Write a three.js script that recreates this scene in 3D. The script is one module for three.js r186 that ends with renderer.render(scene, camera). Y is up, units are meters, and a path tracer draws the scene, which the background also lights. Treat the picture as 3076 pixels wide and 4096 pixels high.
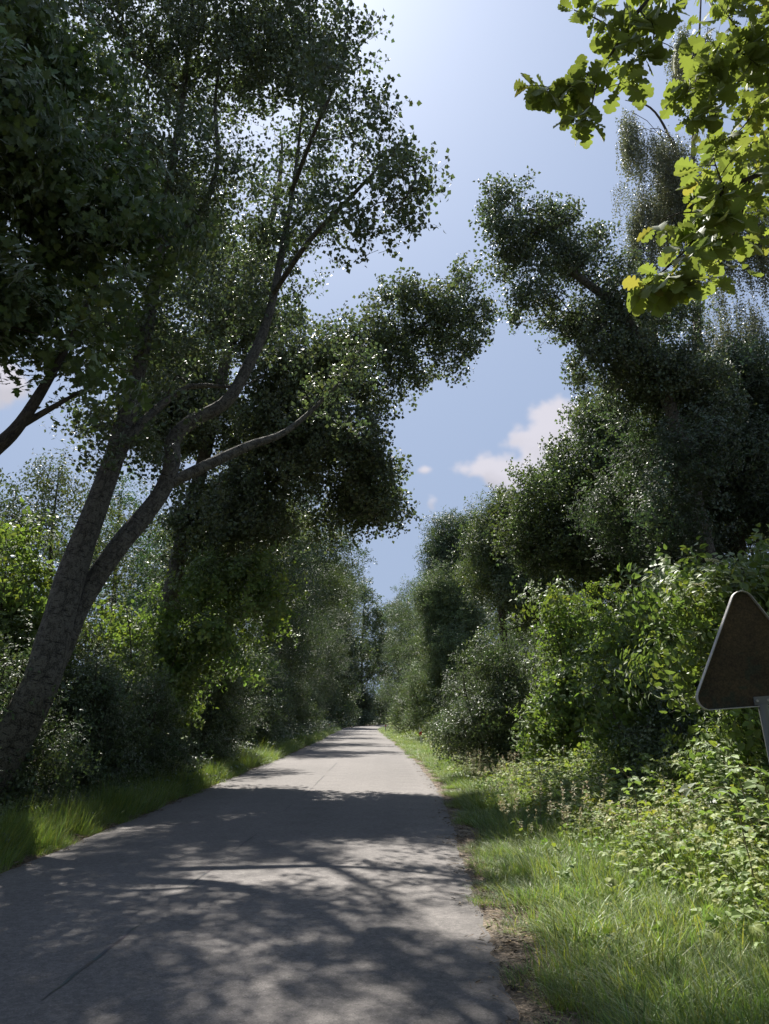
import * as THREE from 'three';
import { mergeGeometries } from 'three/addons/utils/BufferGeometryUtils.js';
import { ImprovedNoise } from 'three/addons/math/ImprovedNoise.js';

// ---------------------------------------------------------------- camera, sky, sun, exposure
const scene = new THREE.Scene();
const camera = new THREE.PerspectiveCamera(69.36, 769 / 1024, 0.1, 1500);
camera.position.set(0, 1.6, 0);
camera.rotation.set(THREE.MathUtils.degToRad(15.45), 0, 0);
const renderer = new THREE.WebGLRenderer({ antialias: true });
renderer.setSize(769, 1024);
renderer.toneMapping = THREE.LinearToneMapping;
renderer.toneMappingExposure = 2.3;
renderer.shadowMap.enabled = true;
const SUN_DIR = new THREE.Vector3(-0.15, 0.816, -0.558).normalize();
const sun = new THREE.DirectionalLight(new THREE.Color(1, 0.955, 0.88), 5);
sun.position.copy(SUN_DIR).multiplyScalar(120).add(new THREE.Vector3(0, 0, -40));
sun.target.position.set(0, 0, -40);
sun.castShadow = true;
sun.shadow.mapSize.set(4096, 4096);
Object.assign(sun.shadow.camera, { left: -60, right: 60, top: 70, bottom: -70, near: 1, far: 300 });
scene.add(sun, sun.target);

const perlin = new ImprovedNoise();
const noise = (x, y = 0, z = 0) => perlin.noise(x + 37.3, y + 11.7, z + 91.1);
const fbm = (x, y, z, n = 4) => { let s = 0, a = 0.5; for (let i = 0; i < n; i++) { s += a * noise(x, y, z); x *= 2.03; y *= 2.03; z *= 2.03; a *= 0.5; } return s; };
const sstep = (a, b, x) => THREE.MathUtils.smoothstep(x, a, b);
const lerp = THREE.MathUtils.lerp;
function rng(seed) { let a = seed >>> 0; return () => { a = (a + 0x6d2b79f5) | 0; let t = Math.imul(a ^ (a >>> 15), 1 | a); t = (t + Math.imul(t ^ (t >>> 7), 61 | t)) ^ t; return ((t ^ (t >>> 14)) >>> 0) / 4294967296; }; }

// clear summer sky with a glow of haze round the sun and scattered fair-weather clouds all round the horizon
{
  const W = 3072, H = 1536, data = new Float32Array(W * H * 4), R = rng(5);
  const puffs = [[12.6, 20.6, 2.6, 1.9], [14.6, 22.2, 2.6, 1.5], [15.6, 20.4, 2.2, 2.0], [10.4, 18.3, 3.0, 1.2], [7.4, 18.7, 2.6, 0.75], [12.0, 17.2, 2.6, 1.2], [3.3, 18.7, 0.65, 0.5], [3.7, 16.4, 0.6, 0.65]];
  for (let k = 0; k < 26; k++) {
    const az = 28 + (k + R() * 0.7) * 12, el = 11 + R() * 14;
    for (let j = 0; j < 5; j++) puffs.push([az + (R() - 0.5) * 7, el + (R() - 0.5) * 2.2, 1.4 + R() * 2, 0.6 + R() * 1.2]);
  }
  for (let row = 0; row < H; row++) {
    const up = ((row + 0.5) / H - 0.5) * Math.PI, y = Math.sin(up), c = Math.cos(up), el = THREE.MathUtils.radToDeg(up);
    const air = Math.pow(1 - Math.max(0, y), 2.2);
    const near = el > 7 && el < 30 ? puffs.filter((p) => Math.abs(p[1] - el) < p[3] * 3) : [];
    for (let col = 0; col < W; col++) {
      const a = ((col + 0.5) / W - 0.5) * 2 * Math.PI, x = Math.cos(a) * c, z = Math.sin(a) * c;
      const g = Math.acos(THREE.MathUtils.clamp(x * SUN_DIR.x + y * SUN_DIR.y + z * SUN_DIR.z, -1, 1)) * 57.3;
      const glow = 0.5 * Math.exp(-g / 9) + 0.3 * Math.exp(-g / 26);
      let r = lerp(0.135, 0.2, air) + glow * 1.0, gg = lerp(0.195, 0.262, air) + glow * 0.98, b = lerp(0.325, 0.37, air) + glow * 0.98;
      if (near.length) {
        const az = THREE.MathUtils.radToDeg(Math.atan2(x, -z));
        let d = 0, low = 0;
        for (const p of near) {
          let da = Math.abs(((az - p[0] + 540) % 360) - 180);
          if (da > p[2] * 3) continue;
          const v = Math.exp(-(da * da) / (p[2] * p[2]) - ((el - p[1]) ** 2) / (p[3] * p[3]));
          d += v; low += v * (p[1] - el) / p[3];
        }
        if (d > 0.02) {
          const n = fbm(x * 24, y * 34, z * 24, 6) * 1.7, m = sstep(0.36, 1.05, d + n * 0.85);
          const lit = 1 - 0.2 * sstep(-0.1, 0.9, low / d + n * 0.6);
          const al = m * 0.93;
          r = lerp(r, 0.44 * lit, al); gg = lerp(gg, 0.425 * lit, al); b = lerp(b, 0.465 * lit, al);
        }
      }
      const i = (row * W + col) * 4;
      data[i] = r * 0.76; data[i + 1] = gg * 0.76; data[i + 2] = b * 0.76; data[i + 3] = 1;
    }
  }
  const sky = new THREE.DataTexture(data, W, H, THREE.RGBAFormat, THREE.FloatType);
  sky.mapping = THREE.EquirectangularReflectionMapping;
  sky.magFilter = THREE.LinearFilter; sky.minFilter = THREE.LinearFilter; sky.needsUpdate = true;
  scene.background = sky; scene.environment = sky;
}

// ---------------------------------------------------------------- helpers
const V = (x, y, z) => new THREE.Vector3(x, y, z);
const UPV = V(0, 1, 0);
const taken = new Map();
function numbered(name) { const n = taken.get(name) ?? 0; taken.set(name, n + 1); return n ? name + '_' + String(n).padStart(3, '0') : name; }
function shadows(o) { o.castShadow = true; o.receiveShadow = true; return o; }
function thing(name, label, category, group, pos = [0, 0, 0]) {
  const g = new THREE.Group(); g.name = numbered(name); g.position.set(...pos); g.userData = { label, category };
  if (group) g.userData.group = group;
  scene.add(g); return g;
}
function part(name, geo, mat, parent, label) {
  const m = shadows(new THREE.Mesh(geo, mat)); m.name = name;
  if (label) m.userData.label = label;
  parent.add(m); return m;
}
function structure(name, geo, mat, parent = scene) {
  const m = shadows(new THREE.Mesh(geo, mat)); m.name = name;
  if (parent === scene) m.userData = { kind: 'structure', label: STRUCT[name], category: name.replace(/_/g, ' ') };
  parent.add(m); return m;
}
const STRUCT = {
  ground: 'brown forest floor stretching under the trees on both sides of the road',
  road: 'narrow grey asphalt lane running straight ahead and bending away between the trees',
  dirt_shoulder: 'bare brown soil strip between the asphalt and the right grass verge',
};
// a bag of triangles with a colour per vertex
class Soup {
  constructor() { this.p = []; this.c = []; this.n = []; this.uv = []; }
  tri(a, b, c, col, na, nb, nc) {
    this.p.push(a.x, a.y, a.z, b.x, b.y, b.z, c.x, c.y, c.z);
    const n = na ? null : b.clone().sub(a).cross(c.clone().sub(a)).normalize();
    for (const v of [na ?? n, nb ?? n, nc ?? n]) this.n.push(v.x, v.y, v.z);
    for (let i = 0; i < 3; i++) this.c.push(col[0], col[1], col[2]);
  }
  quad(a, b, c, d, col) { this.tri(a, b, c, col); this.tri(a, c, d, col); }
  geo() {
    const g = new THREE.BufferGeometry();
    g.setAttribute('position', new THREE.Float32BufferAttribute(this.p, 3));
    g.setAttribute('normal', new THREE.Float32BufferAttribute(this.n, 3));
    g.setAttribute('color', new THREE.Float32BufferAttribute(this.c, 3));
    return g;
  }
}
// tapered tube through points [x, y, z, r]; uv in metres round and along
function tube(pts, sides, bumpy = 0, seed = 0) {
  const n = pts.length, pos = [], uv = [], idx = [], nor = [];
  let along = 0, side = null;
  for (let i = 0; i < n; i++) {
    const p = V(pts[i][0], pts[i][1], pts[i][2]), r = pts[i][3];
    const q0 = pts[Math.max(0, i - 1)], q1 = pts[Math.min(n - 1, i + 1)];
    const t = V(q1[0] - q0[0], q1[1] - q0[1], q1[2] - q0[2]).normalize();
    if (!side) side = Math.abs(t.x) < 0.9 ? V(1, 0, 0) : V(0, 0, 1);
    side = side.clone().sub(t.clone().multiplyScalar(side.dot(t))).normalize();
    const b = t.clone().cross(side);
    if (i) along += Math.hypot(pts[i][0] - pts[i - 1][0], pts[i][1] - pts[i - 1][1], pts[i][2] - pts[i - 1][2]);
    for (let k = 0; k <= sides; k++) {
      const a = (k / sides) * Math.PI * 2, w = r * (1 + bumpy * noise(Math.cos(a) * 1.7 + seed, along * 1.3, Math.sin(a) * 1.7));
      const d = side.clone().multiplyScalar(Math.cos(a)).add(b.clone().multiplyScalar(Math.sin(a)));
      pos.push(p.x + d.x * w, p.y + d.y * w, p.z + d.z * w); nor.push(d.x, d.y, d.z);
      uv.push((k / sides) * Math.PI * 2 * pts[0][3], along);
    }
  }
  for (let i = 0; i < n - 1; i++) for (let k = 0; k < sides; k++) {
    const a = i * (sides + 1) + k, b = a + sides + 1;
    idx.push(a, a + 1, b, b, a + 1, b + 1);
  }
  const g = new THREE.BufferGeometry();
  g.setAttribute('position', new THREE.Float32BufferAttribute(pos, 3));
  g.setAttribute('normal', new THREE.Float32BufferAttribute(nor, 3));
  g.setAttribute('uv', new THREE.Float32BufferAttribute(uv, 2));
  g.setIndex(idx);
  return g;
}
// smooth a polyline of [x, y, z, r]
function smooth(pts, step = 0.35) {
  if (pts.length < 3) return pts;
  const curve = new THREE.CatmullRomCurve3(pts.map((p) => V(p[0], p[1], p[2])), false, 'centripetal');
  const len = curve.getLength(), n = Math.max(4, Math.round(len / step)), out = [];
  for (let i = 0; i <= n; i++) {
    const t = i / n, p = curve.getPoint(t), f = t * (pts.length - 1), k = Math.min(pts.length - 2, Math.floor(f));
    out.push([p.x, p.y, p.z, lerp(pts[k][3], pts[k + 1][3], f - k)]);
  }
  return out;
}
function dataTexture(n, m, fn, srgb = true) {
  const d = new Uint8Array(n * m * 4);
  for (let y = 0; y < m; y++) for (let x = 0; x < n; x++) {
    const c = fn(x, y), i = (y * n + x) * 4;
    d[i] = c[0]; d[i + 1] = c[1]; d[i + 2] = c[2]; d[i + 3] = 255;
  }
  const t = new THREE.DataTexture(d, n, m); t.wrapS = t.wrapT = THREE.RepeatWrapping; t.magFilter = THREE.LinearFilter; t.minFilter = THREE.LinearMipmapLinearFilter; t.generateMipmaps = true;
  if (srgb) t.colorSpace = THREE.SRGBColorSpace;
  t.needsUpdate = true; return t;
}
// tileable value noise on an n x n grid
function tileNoise(n, cells, seed) {
  const R = rng(seed), g = Float32Array.from({ length: cells * cells }, () => R());
  return (x, y) => {
    const u = (x / n) * cells, v = (y / n) * cells, i = Math.floor(u), j = Math.floor(v), fx = u - i, fy = v - j, s = fx * fx * (3 - 2 * fx), t = fy * fy * (3 - 2 * fy);
    const at = (a, b) => g[((b % cells + cells) % cells) * cells + ((a % cells + cells) % cells)];
    return lerp(lerp(at(i, j), at(i + 1, j), s), lerp(at(i, j + 1), at(i + 1, j + 1), s), t);
  };
}

// ---------------------------------------------------------------- materials
const leafMats = new Map();
function leafMat(r, g, b, through = 0.45, coat = 0.35) {
  const key = [r, g, b, through, coat].join();
  if (!leafMats.has(key)) {
    const m = new THREE.MeshPhysicalMaterial({ roughness: 1, transmission: through, thickness: 0, clearcoat: coat, clearcoatRoughness: 0.38, vertexColors: true, side: THREE.DoubleSide });
    m.color.setRGB(r, g, b); leafMats.set(key, m);
  }
  return leafMats.get(key);
}
const asphaltTex = (() => {
  const N = 1024, R = rng(21), n1 = tileNoise(N, 256, 1), n2 = tileNoise(N, 64, 2), n3 = tileNoise(N, 8, 3), n4 = tileNoise(N, 512, 4);
  const stones = new Float32Array(N * N);
  for (let k = 0; k < 15000; k++) {
    const cx = R() * N, cy = R() * N, r = 1 + R() * 2.6, v = (R() - 0.45) * 1.0;
    for (let y = -4; y <= 4; y++) for (let x = -4; x <= 4; x++) if (x * x + y * y < r * r) stones[(((cy + y) | 0) + N) % N * N + (((cx + x) | 0) + N) % N] = v;
  }
  const f = (x, y) => 0.5 + (n1(x, y) - 0.5) * 0.2 + (n4(x, y) - 0.5) * 0.22 + (n2(x, y) - 0.5) * 0.26 + (n3(x, y) - 0.5) * 0.1 + stones[y * N + x] * 0.5;
  return {
    map: dataTexture(N, N, (x, y) => { const v = f(x, y); return [98, 93.5, 90.5].map((q) => q * (0.62 + v * 0.76)).map((q) => Math.min(255, q)); }),
    bump: dataTexture(N, N, (x, y) => { const v = THREE.MathUtils.clamp(0.5 + (f(x, y) - 0.5) * 1.6, 0, 1) * 255; return [v, v, v]; }, false),
  };
})();
const soilTex = (() => {
  const N = 512, R = rng(33), n1 = tileNoise(N, 128, 5), n2 = tileNoise(N, 32, 6), n3 = tileNoise(N, 8, 7), bits = new Float32Array(N * N);
  for (let k = 0; k < 2600; k++) {
    let x = R() * N, y = R() * N; const a = R() * 6.28, l = 3 + R() * 16, v = (R() - 0.45) * 0.9;
    for (let s = 0; s < l; s++) { bits[((y | 0) + N) % N * N + ((x | 0) + N) % N] = v; x += Math.cos(a); y += Math.sin(a); }
  }
  const f = (x, y) => 0.5 + (n1(x, y) - 0.5) * 0.5 + (n2(x, y) - 0.5) * 0.5 + (n3(x, y) - 0.5) * 0.5 + bits[y * N + x] * 0.5;
  return {
    map: dataTexture(N, N, (x, y) => { const v = Math.max(0.1, f(x, y)); return [112 * (0.4 + v), 99 * (0.4 + v), 84 * (0.4 + v)].map((q) => Math.min(255, q)); }),
    bump: dataTexture(N, N, (x, y) => { const v = THREE.MathUtils.clamp(f(x, y), 0, 1) * 255; return [v, v, v]; }, false),
  };
})();
const roadMat = new THREE.MeshStandardMaterial({ map: asphaltTex.map, bumpMap: asphaltTex.bump, bumpScale: 0.004, roughness: 0.86, vertexColors: true });
const soilMat = new THREE.MeshStandardMaterial({ map: soilTex.map, bumpMap: soilTex.bump, bumpScale: 0.02, roughness: 0.95 });
const floorMat = new THREE.MeshStandardMaterial({ map: soilTex.map, color: new THREE.Color().setRGB(0.55, 0.5, 0.4), bumpMap: soilTex.bump, bumpScale: 0.02, roughness: 1 });
// bark: pale grey with dark lens-shaped scars and cracks
function barkMaterial(base, dark, streak, seed) {
  const N = 256, M = 512, R = rng(seed), n1 = tileNoise(M, 64, seed + 1), n2 = tileNoise(M, 16, seed + 2), scar = new Float32Array(N * M);
  for (let k = 0; k < 46; k++) {
    const cx = R() * N, cy = R() * M, w = 6 + R() * 34, h = 1.5 + R() * 4;
    for (let y = -8; y <= 8; y++) for (let x = -40; x <= 40; x++) {
      const q = (x / w) ** 2 + (y / h) ** 2;
      if (q < 1) { const i = (((cy + y) | 0) + M) % M * N + (((cx + x) | 0) + N) % N; scar[i] = Math.max(scar[i], 1 - q); }
    }
  }
  const f = (x, y) => THREE.MathUtils.clamp(0.25 + (n1(x * 2, y * (streak ? 0.5 : 1)) - 0.5) * 0.9 + (n2(x * 2, y) - 0.5) * 0.7 + scar[y * N + x] * (streak ? 0.3 : 0.9), 0, 1);
  const map = dataTexture(N, M, (x, y) => { const v = f(x, y); return [0, 1, 2].map((c) => lerp(base[c], dark[c], v)); });
  const bump = dataTexture(N, M, (x, y) => { const v = 255 * (1 - f(x, y)); return [v, v, v]; }, false);
  const m = new THREE.MeshStandardMaterial({ map, bumpMap: bump, bumpScale: 0.012, roughness: 0.92 });
  return m;
}
const BARK = {
  aspen: barkMaterial([104, 99, 88], [40, 36, 31], false, 51),
  rough: barkMaterial([76, 68, 57], [38, 33, 28], true, 61),
  birch: barkMaterial([178, 172, 162], [40, 36, 33], false, 71),
};

// ---------------------------------------------------------------- road, ground
const roadCurve = [[12, -1.72, 2.45], [0, -1.72, 2.44], [-5, -1.69, 2.43], [-10, -1.57, 2.52], [-18, -1.44, 2.69], [-31, -1.55, 2.67], [-48, -1.9, 2.55], [-70, -2.55, 2.5], [-92, -3.15, 2.45], [-112, -3.25, 2.5], [-128, -2.5, 2.55], [-143, -0.2, 2.6], [-157, 4.5, 2.7], [-170, 11, 2.9], [-184, 20, 3.1]];
function roadAt(z) { // [centre x, half width]
  const c = roadCurve;
  if (z >= c[0][0]) return [c[0][1], c[0][2]];
  for (let i = 0; i < c.length - 1; i++) if (z <= c[i][0] && z >= c[i + 1][0]) { const t = sstep(0, 1, (z - c[i][0]) / (c[i + 1][0] - c[i][0])) * 0.35 + 0.65 * (z - c[i][0]) / (c[i + 1][0] - c[i][0]); return [lerp(c[i][1], c[i + 1][1], t), lerp(c[i][2], c[i + 1][2], t)]; }
  const l = c[c.length - 1]; return [l[1], l[2]];
}
const edgeWob = (z, s) => 0.05 * noise(z * 1.7, s * 9) + 0.03 * noise(z * 5.1, s * 5, 3) + 0.05 * noise(z * 0.4, s * 3, 7);
const rightEdge = (z) => { const [c, h] = roadAt(z); return c + h + edgeWob(z, 1); };
const leftEdge = (z) => { const [c, h] = roadAt(z); return c - h - edgeWob(z, 2); };
function groundY(x, z) {
  const [c, h] = roadAt(z), d = Math.abs(x - c) - h;
  const away = sstep(0.1, 3, d);
  return lerp(-0.07, -0.035, sstep(-0.6, 0.15, d)) + away * (0.1 * noise(x * 0.35, z * 0.35) + 0.04 * noise(x * 1.3, z * 1.3, 4)) + sstep(3, 14, d) * 0.25 * noise(x * 0.07, z * 0.07, 2);
}
{
  const xs = [], zs = [];
  for (const v of [-420, -250, -150, -90, -60, -42, -30, -23, -18, -15]) xs.push(v);
  for (let x = -13; x <= 14.01; x += 0.45) xs.push(x);
  for (const v of [16, 19, 24, 31, 42, 60, 90, 150, 250, 420]) xs.push(v);
  for (const v of [200, 100, 50, 25, 14]) zs.push(v);
  for (let z = 8; z >= -70; z -= 0.5) zs.push(z);
  for (let z = -72; z >= -190; z -= 3) zs.push(z);
  for (const v of [-210, -250, -320, -450, -700]) zs.push(v);
  const pos = [], uv = [], idx = [], w = xs.length;
  for (const z of zs) for (const x of xs) { pos.push(x, groundY(x, z), z); uv.push(x / 1.6, z / 1.6); }
  for (let j = 0; j < zs.length - 1; j++) for (let i = 0; i < w - 1; i++) { const a = j * w + i; idx.push(a, a + 1, a + w, a + w, a + 1, a + w + 1); }
  const g = new THREE.BufferGeometry();
  g.setAttribute('position', new THREE.Float32BufferAttribute(pos, 3)); g.setAttribute('uv', new THREE.Float32BufferAttribute(uv, 2)); g.setIndex(idx); g.computeVertexNormals();
  structure('ground', g, floorMat);
}
{
  const pos = [], uv = [], col = [], idx = [], zs = [];
  for (let z = 10; z >= -60; z -= 0.2) zs.push(z);
  for (let z = -61; z >= -184; z -= 1.5) zs.push(z);
  const M = 20;
  for (const z of zs) {
    const l = leftEdge(z), r = rightEdge(z);
    for (let k = 0; k <= M + 2; k++) {
      const t = THREE.MathUtils.clamp((k - 1) / M, 0, 1), x = lerp(l, r, t);
      const skirt = k === 0 || k === M + 2;
      pos.push(x + (k === 0 ? -0.03 : k === M + 2 ? 0.03 : 0), skirt ? -0.09 : 0.03 * (1 - (2 * t - 1) ** 2) - 0.012 + 0.004 * noise(x * 0.9, z * 0.6), z);
      uv.push(x / 1.9, z / 1.9);
      const v = 1 + 0.3 * fbm(x * 0.5, z * 0.18, 5, 4) + 0.12 * noise(x * 2.2, z * 0.07, 9);
      col.push(v, v * 0.995, v * 0.99);
    }
  }
  const w = M + 3;
  for (let j = 0; j < zs.length - 1; j++) for (let i = 0; i < w - 1; i++) { const a = j * w + i; idx.push(a, a + 1, a + w, a + w, a + 1, a + w + 1); }
  const g = new THREE.BufferGeometry();
  g.setAttribute('position', new THREE.Float32BufferAttribute(pos, 3)); g.setAttribute('uv', new THREE.Float32BufferAttribute(uv, 2)); g.setAttribute('color', new THREE.Float32BufferAttribute(col, 3)); g.setIndex(idx); g.computeVertexNormals();
  const road = structure('road', g, roadMat);
  // the joint between the two paving passes, filled with dark bitumen
  const s = new Soup(), R = rng(8), seamMat = new THREE.MeshStandardMaterial({ roughness: 0.9, vertexColors: true });
  for (let z = 4; z > -60; z -= 0.12) {
    const at = (q) => -1.83 - 0.0045 * (q + 8) + 0.035 * noise(q * 0.8, 3) + 0.018 * noise(q * 5, 8) + (roadAt(q)[0] - roadAt(-10)[0]);
    const wid = (q) => 0.013 * sstep(-0.22, 0.3, noise(q * 0.55, 77)) * (1 + 0.5 * noise(q * 7, 21));
    if (wid(z) < 0.0015) continue;
    const y = (x, q) => { const l = leftEdge(q), r = rightEdge(q), t = (x - l) / (r - l); return 0.03 * (1 - (2 * t - 1) ** 2) - 0.012 + 0.004 * noise(x * 0.9, q * 0.6) + 0.004; };
    const p = (q, e) => { const x = at(q) + e * wid(q); return V(x, y(x, q), q); };
    s.quad(p(z, -1), p(z, 1), p(z - 0.12, 1), p(z - 0.12, -1), [0.075, 0.072, 0.07].map((c) => c * (0.8 + 0.4 * R())));
  }
  part('bitumen_seam', s.geo(), seamMat, road, 'dark jagged seam along the middle of the lane');
}
{
  const pos = [], uv = [], idx = []; let n = 0;
  const M = 8, wid = (z) => 0.34 + 0.16 * noise(z * 0.7, 31) + 0.07 * noise(z * 2.6, 5);
  for (let z = 6; z >= -75; z -= 0.15, n++) for (let k = 0; k <= M; k++) {
    const t = k / M, x = rightEdge(z) - 0.07 + t * (wid(z) + 0.1);
    pos.push(x, -0.016 - 0.018 * t + 0.022 * fbm(x * 6, z * 6, 1, 3) + 0.01 * Math.sin(t * 3.1), z); uv.push(x / 0.9, z / 0.9);
  }
  for (let j = 0; j < n - 1; j++) for (let i = 0; i < M; i++) { const a = j * (M + 1) + i; idx.push(a, a + 1, a + M + 1, a + M + 1, a + 1, a + M + 2); }
  const g = new THREE.BufferGeometry();
  g.setAttribute('position', new THREE.Float32BufferAttribute(pos, 3)); g.setAttribute('uv', new THREE.Float32BufferAttribute(uv, 2)); g.setIndex(idx); g.computeVertexNormals();
  structure('dirt_shoulder', g, soilMat);
}

// ---------------------------------------------------------------- leaves and sprays of leaves
// one leaf: midrib fold with `rows` of [t, half width]; droops towards its tip
function leafInto(s, base, dir, up, len, wid, rows, fold, droop, col) {
  const d = dir.clone().normalize(), side = d.clone().cross(up).normalize(), nrm = side.clone().cross(d).normalize();
  const at = (t, w, sgn) => base.clone().addScaledVector(d, t * len).addScaledVector(nrm, -droop * t * t * len + Math.abs(w) * fold * wid).addScaledVector(side, sgn * w * wid);
  for (let i = 0; i < rows.length - 1; i++) {
    const [t0, w0] = rows[i], [t1, w1] = rows[i + 1], m0 = at(t0, 0, 0), m1 = at(t1, 0, 0);
    for (const g of [-1, 1]) {
      const e0 = at(t0, w0, g), e1 = at(t1, w1, g);
      const put = (a, b, c) => (g > 0 ? s.tri(a, b, c, col) : s.tri(a, c, b, col));
      if (w0 < 1e-4) put(m0, e1, m1); else if (w1 < 1e-4) put(m0, e0, m1); else { put(m0, e0, e1); put(m0, e1, m1); }
    }
  }
}
const ROWS = {
  round: [[0, 0], [0.28, 0.5], [0.68, 0.42], [1, 0]],
  oval: [[0, 0], [0.32, 0.3], [0.7, 0.24], [1, 0]],
  far: [[0, 0], [0.45, 0.4], [1, 0]],
  disc: [[0, 0], [0.42, 0.52], [1, 0]],
  lance: [[0, 0], [0.45, 0.3], [1, 0]],
  narrow: [[0, 0], [0.4, 0.13], [1, 0]],
  ovate: [[0, 0], [0.15, 0.24], [0.4, 0.36], [0.72, 0.22], [1, 0]],
  maple: [[0, 0.04], [0.05, 0.42], [0.16, 0.22], [0.42, 0.52], [0.5, 0.2], [0.72, 0.24], [1, 0]],
  oak: [[0, 0.015], [0.12, 0.045], [0.17, 0.14], [0.22, 0.145], [0.27, 0.08], [0.34, 0.23], [0.42, 0.25], [0.47, 0.14], [0.55, 0.32], [0.63, 0.34], [0.69, 0.19], [0.77, 0.29], [0.85, 0.27], [0.89, 0.17], [0.96, 0.13], [1, 0]],
};
const TWIG = [0.5, 0.32, 0.22];
function twigInto(s, a, b, r, col = TWIG) {
  const t = b.clone().sub(a).normalize(), u = (Math.abs(t.y) < 0.9 ? UPV : V(1, 0, 0)).clone().cross(t).normalize(), v = t.clone().cross(u);
  const ring = (p, q) => [0, 1, 2].map((k) => p.clone().addScaledVector(u, Math.cos(k * 2.094) * q).addScaledVector(v, Math.sin(k * 2.094) * q));
  const A = ring(a, r);
  for (let k = 0; k < 3; k++) s.tri(A[k], A[(k + 1) % 3], b, col);
}
// a spray: a main twig along +y with side twigs; leaves along them. size in metres
function spray({ size, side, per, leaf, wid, rows, seed, fold = 0.35, droop = 0.2, flat = 0.3, hang = 0.2, spread = 0.8, vary = 0.25, yellow = 0.12, twigR = 0.004 }) {
  const s = new Soup(), R = rng(seed), rnd = (a) => (R() - 0.5) * 2 * a;
  const main = V(rnd(0.1) * size, size, rnd(0.1) * size);
  twigInto(s, V(0, 0, 0), main, twigR);
  const axes = [[V(0, 0, 0), main]];
  for (let k = 0; k < side; k++) {
    const t = 0.12 + 0.8 * (k + R()) / side, a = k * 2.4 + rnd(0.5), b = main.clone().multiplyScalar(t);
    const e = b.clone().add(V(Math.cos(a) * spread, 0.45 + rnd(0.25), Math.sin(a) * spread).multiplyScalar(size * (0.55 - 0.25 * t)));
    twigInto(s, b, e, twigR * 0.6); axes.push([b, e]);
  }
  for (const [a, b] of axes) {
    const n = a.lengthSq() < 1e-9 ? Math.round(per * 1.4) : per;
    for (let k = 0; k < n; k++) {
      const t = 0.18 + 0.82 * (k + 0.5 + rnd(0.4)) / n, p = a.clone().lerp(b, Math.min(1, t)), q = k * 2.6 + R() * 6.28;
      const ax = b.clone().sub(a).normalize();
      const dir = V(Math.cos(q), rnd(0.5) - hang, Math.sin(q)).addScaledVector(ax, k === n - 1 ? 1.2 : 0.35).normalize();
      const up = V(rnd(1), flat * 3 + rnd(1), rnd(1)).normalize();
      const tone = 1 + rnd(vary), y = R() < yellow ? 1.35 : 1;
      const l = leaf * (0.75 + R() * 0.5);
      leafInto(s, p.clone().addScaledVector(dir, l * 0.25), dir, up, l, l * wid, rows, fold * (0.6 + R() * 0.8), droop * R() * 1.6, [tone * y, tone * (y > 1 ? 1.12 : 1), tone * (0.9 + rnd(0.2))]);
    }
  }
  return s.geo();
}
// a hanging birch strand, pointing down -y
function strand(seed) {
  const s = new Soup(), R = rng(seed), rnd = (a) => (R() - 0.5) * 2 * a;
  for (let j = 0; j < 4; j++) {
    let p = V(rnd(0.12), rnd(0.1), rnd(0.12)); const len = 0.9 + R() * 0.7;
    for (let k = 0; k < 12; k++) {
      const q = p.clone().add(V(rnd(0.025), -len / 12, rnd(0.025)));
      twigInto(s, p, q, 0.0022);
      for (let m = 0; m < 2; m++) {
        const a = R() * 6.28, dir = V(Math.cos(a), -0.5 + rnd(0.5), Math.sin(a)), tone = 1 + rnd(0.3), l = 0.046 * (0.8 + R() * 0.5);
        leafInto(s, q.clone().addScaledVector(dir, 0.012), dir, V(rnd(1), 0.5, rnd(1)), l, l * 0.9, ROWS.disc, 0.3, 0.2, [tone, tone, tone]);
      }
      p = q;
    }
  }
  return s.geo();
}
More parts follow.
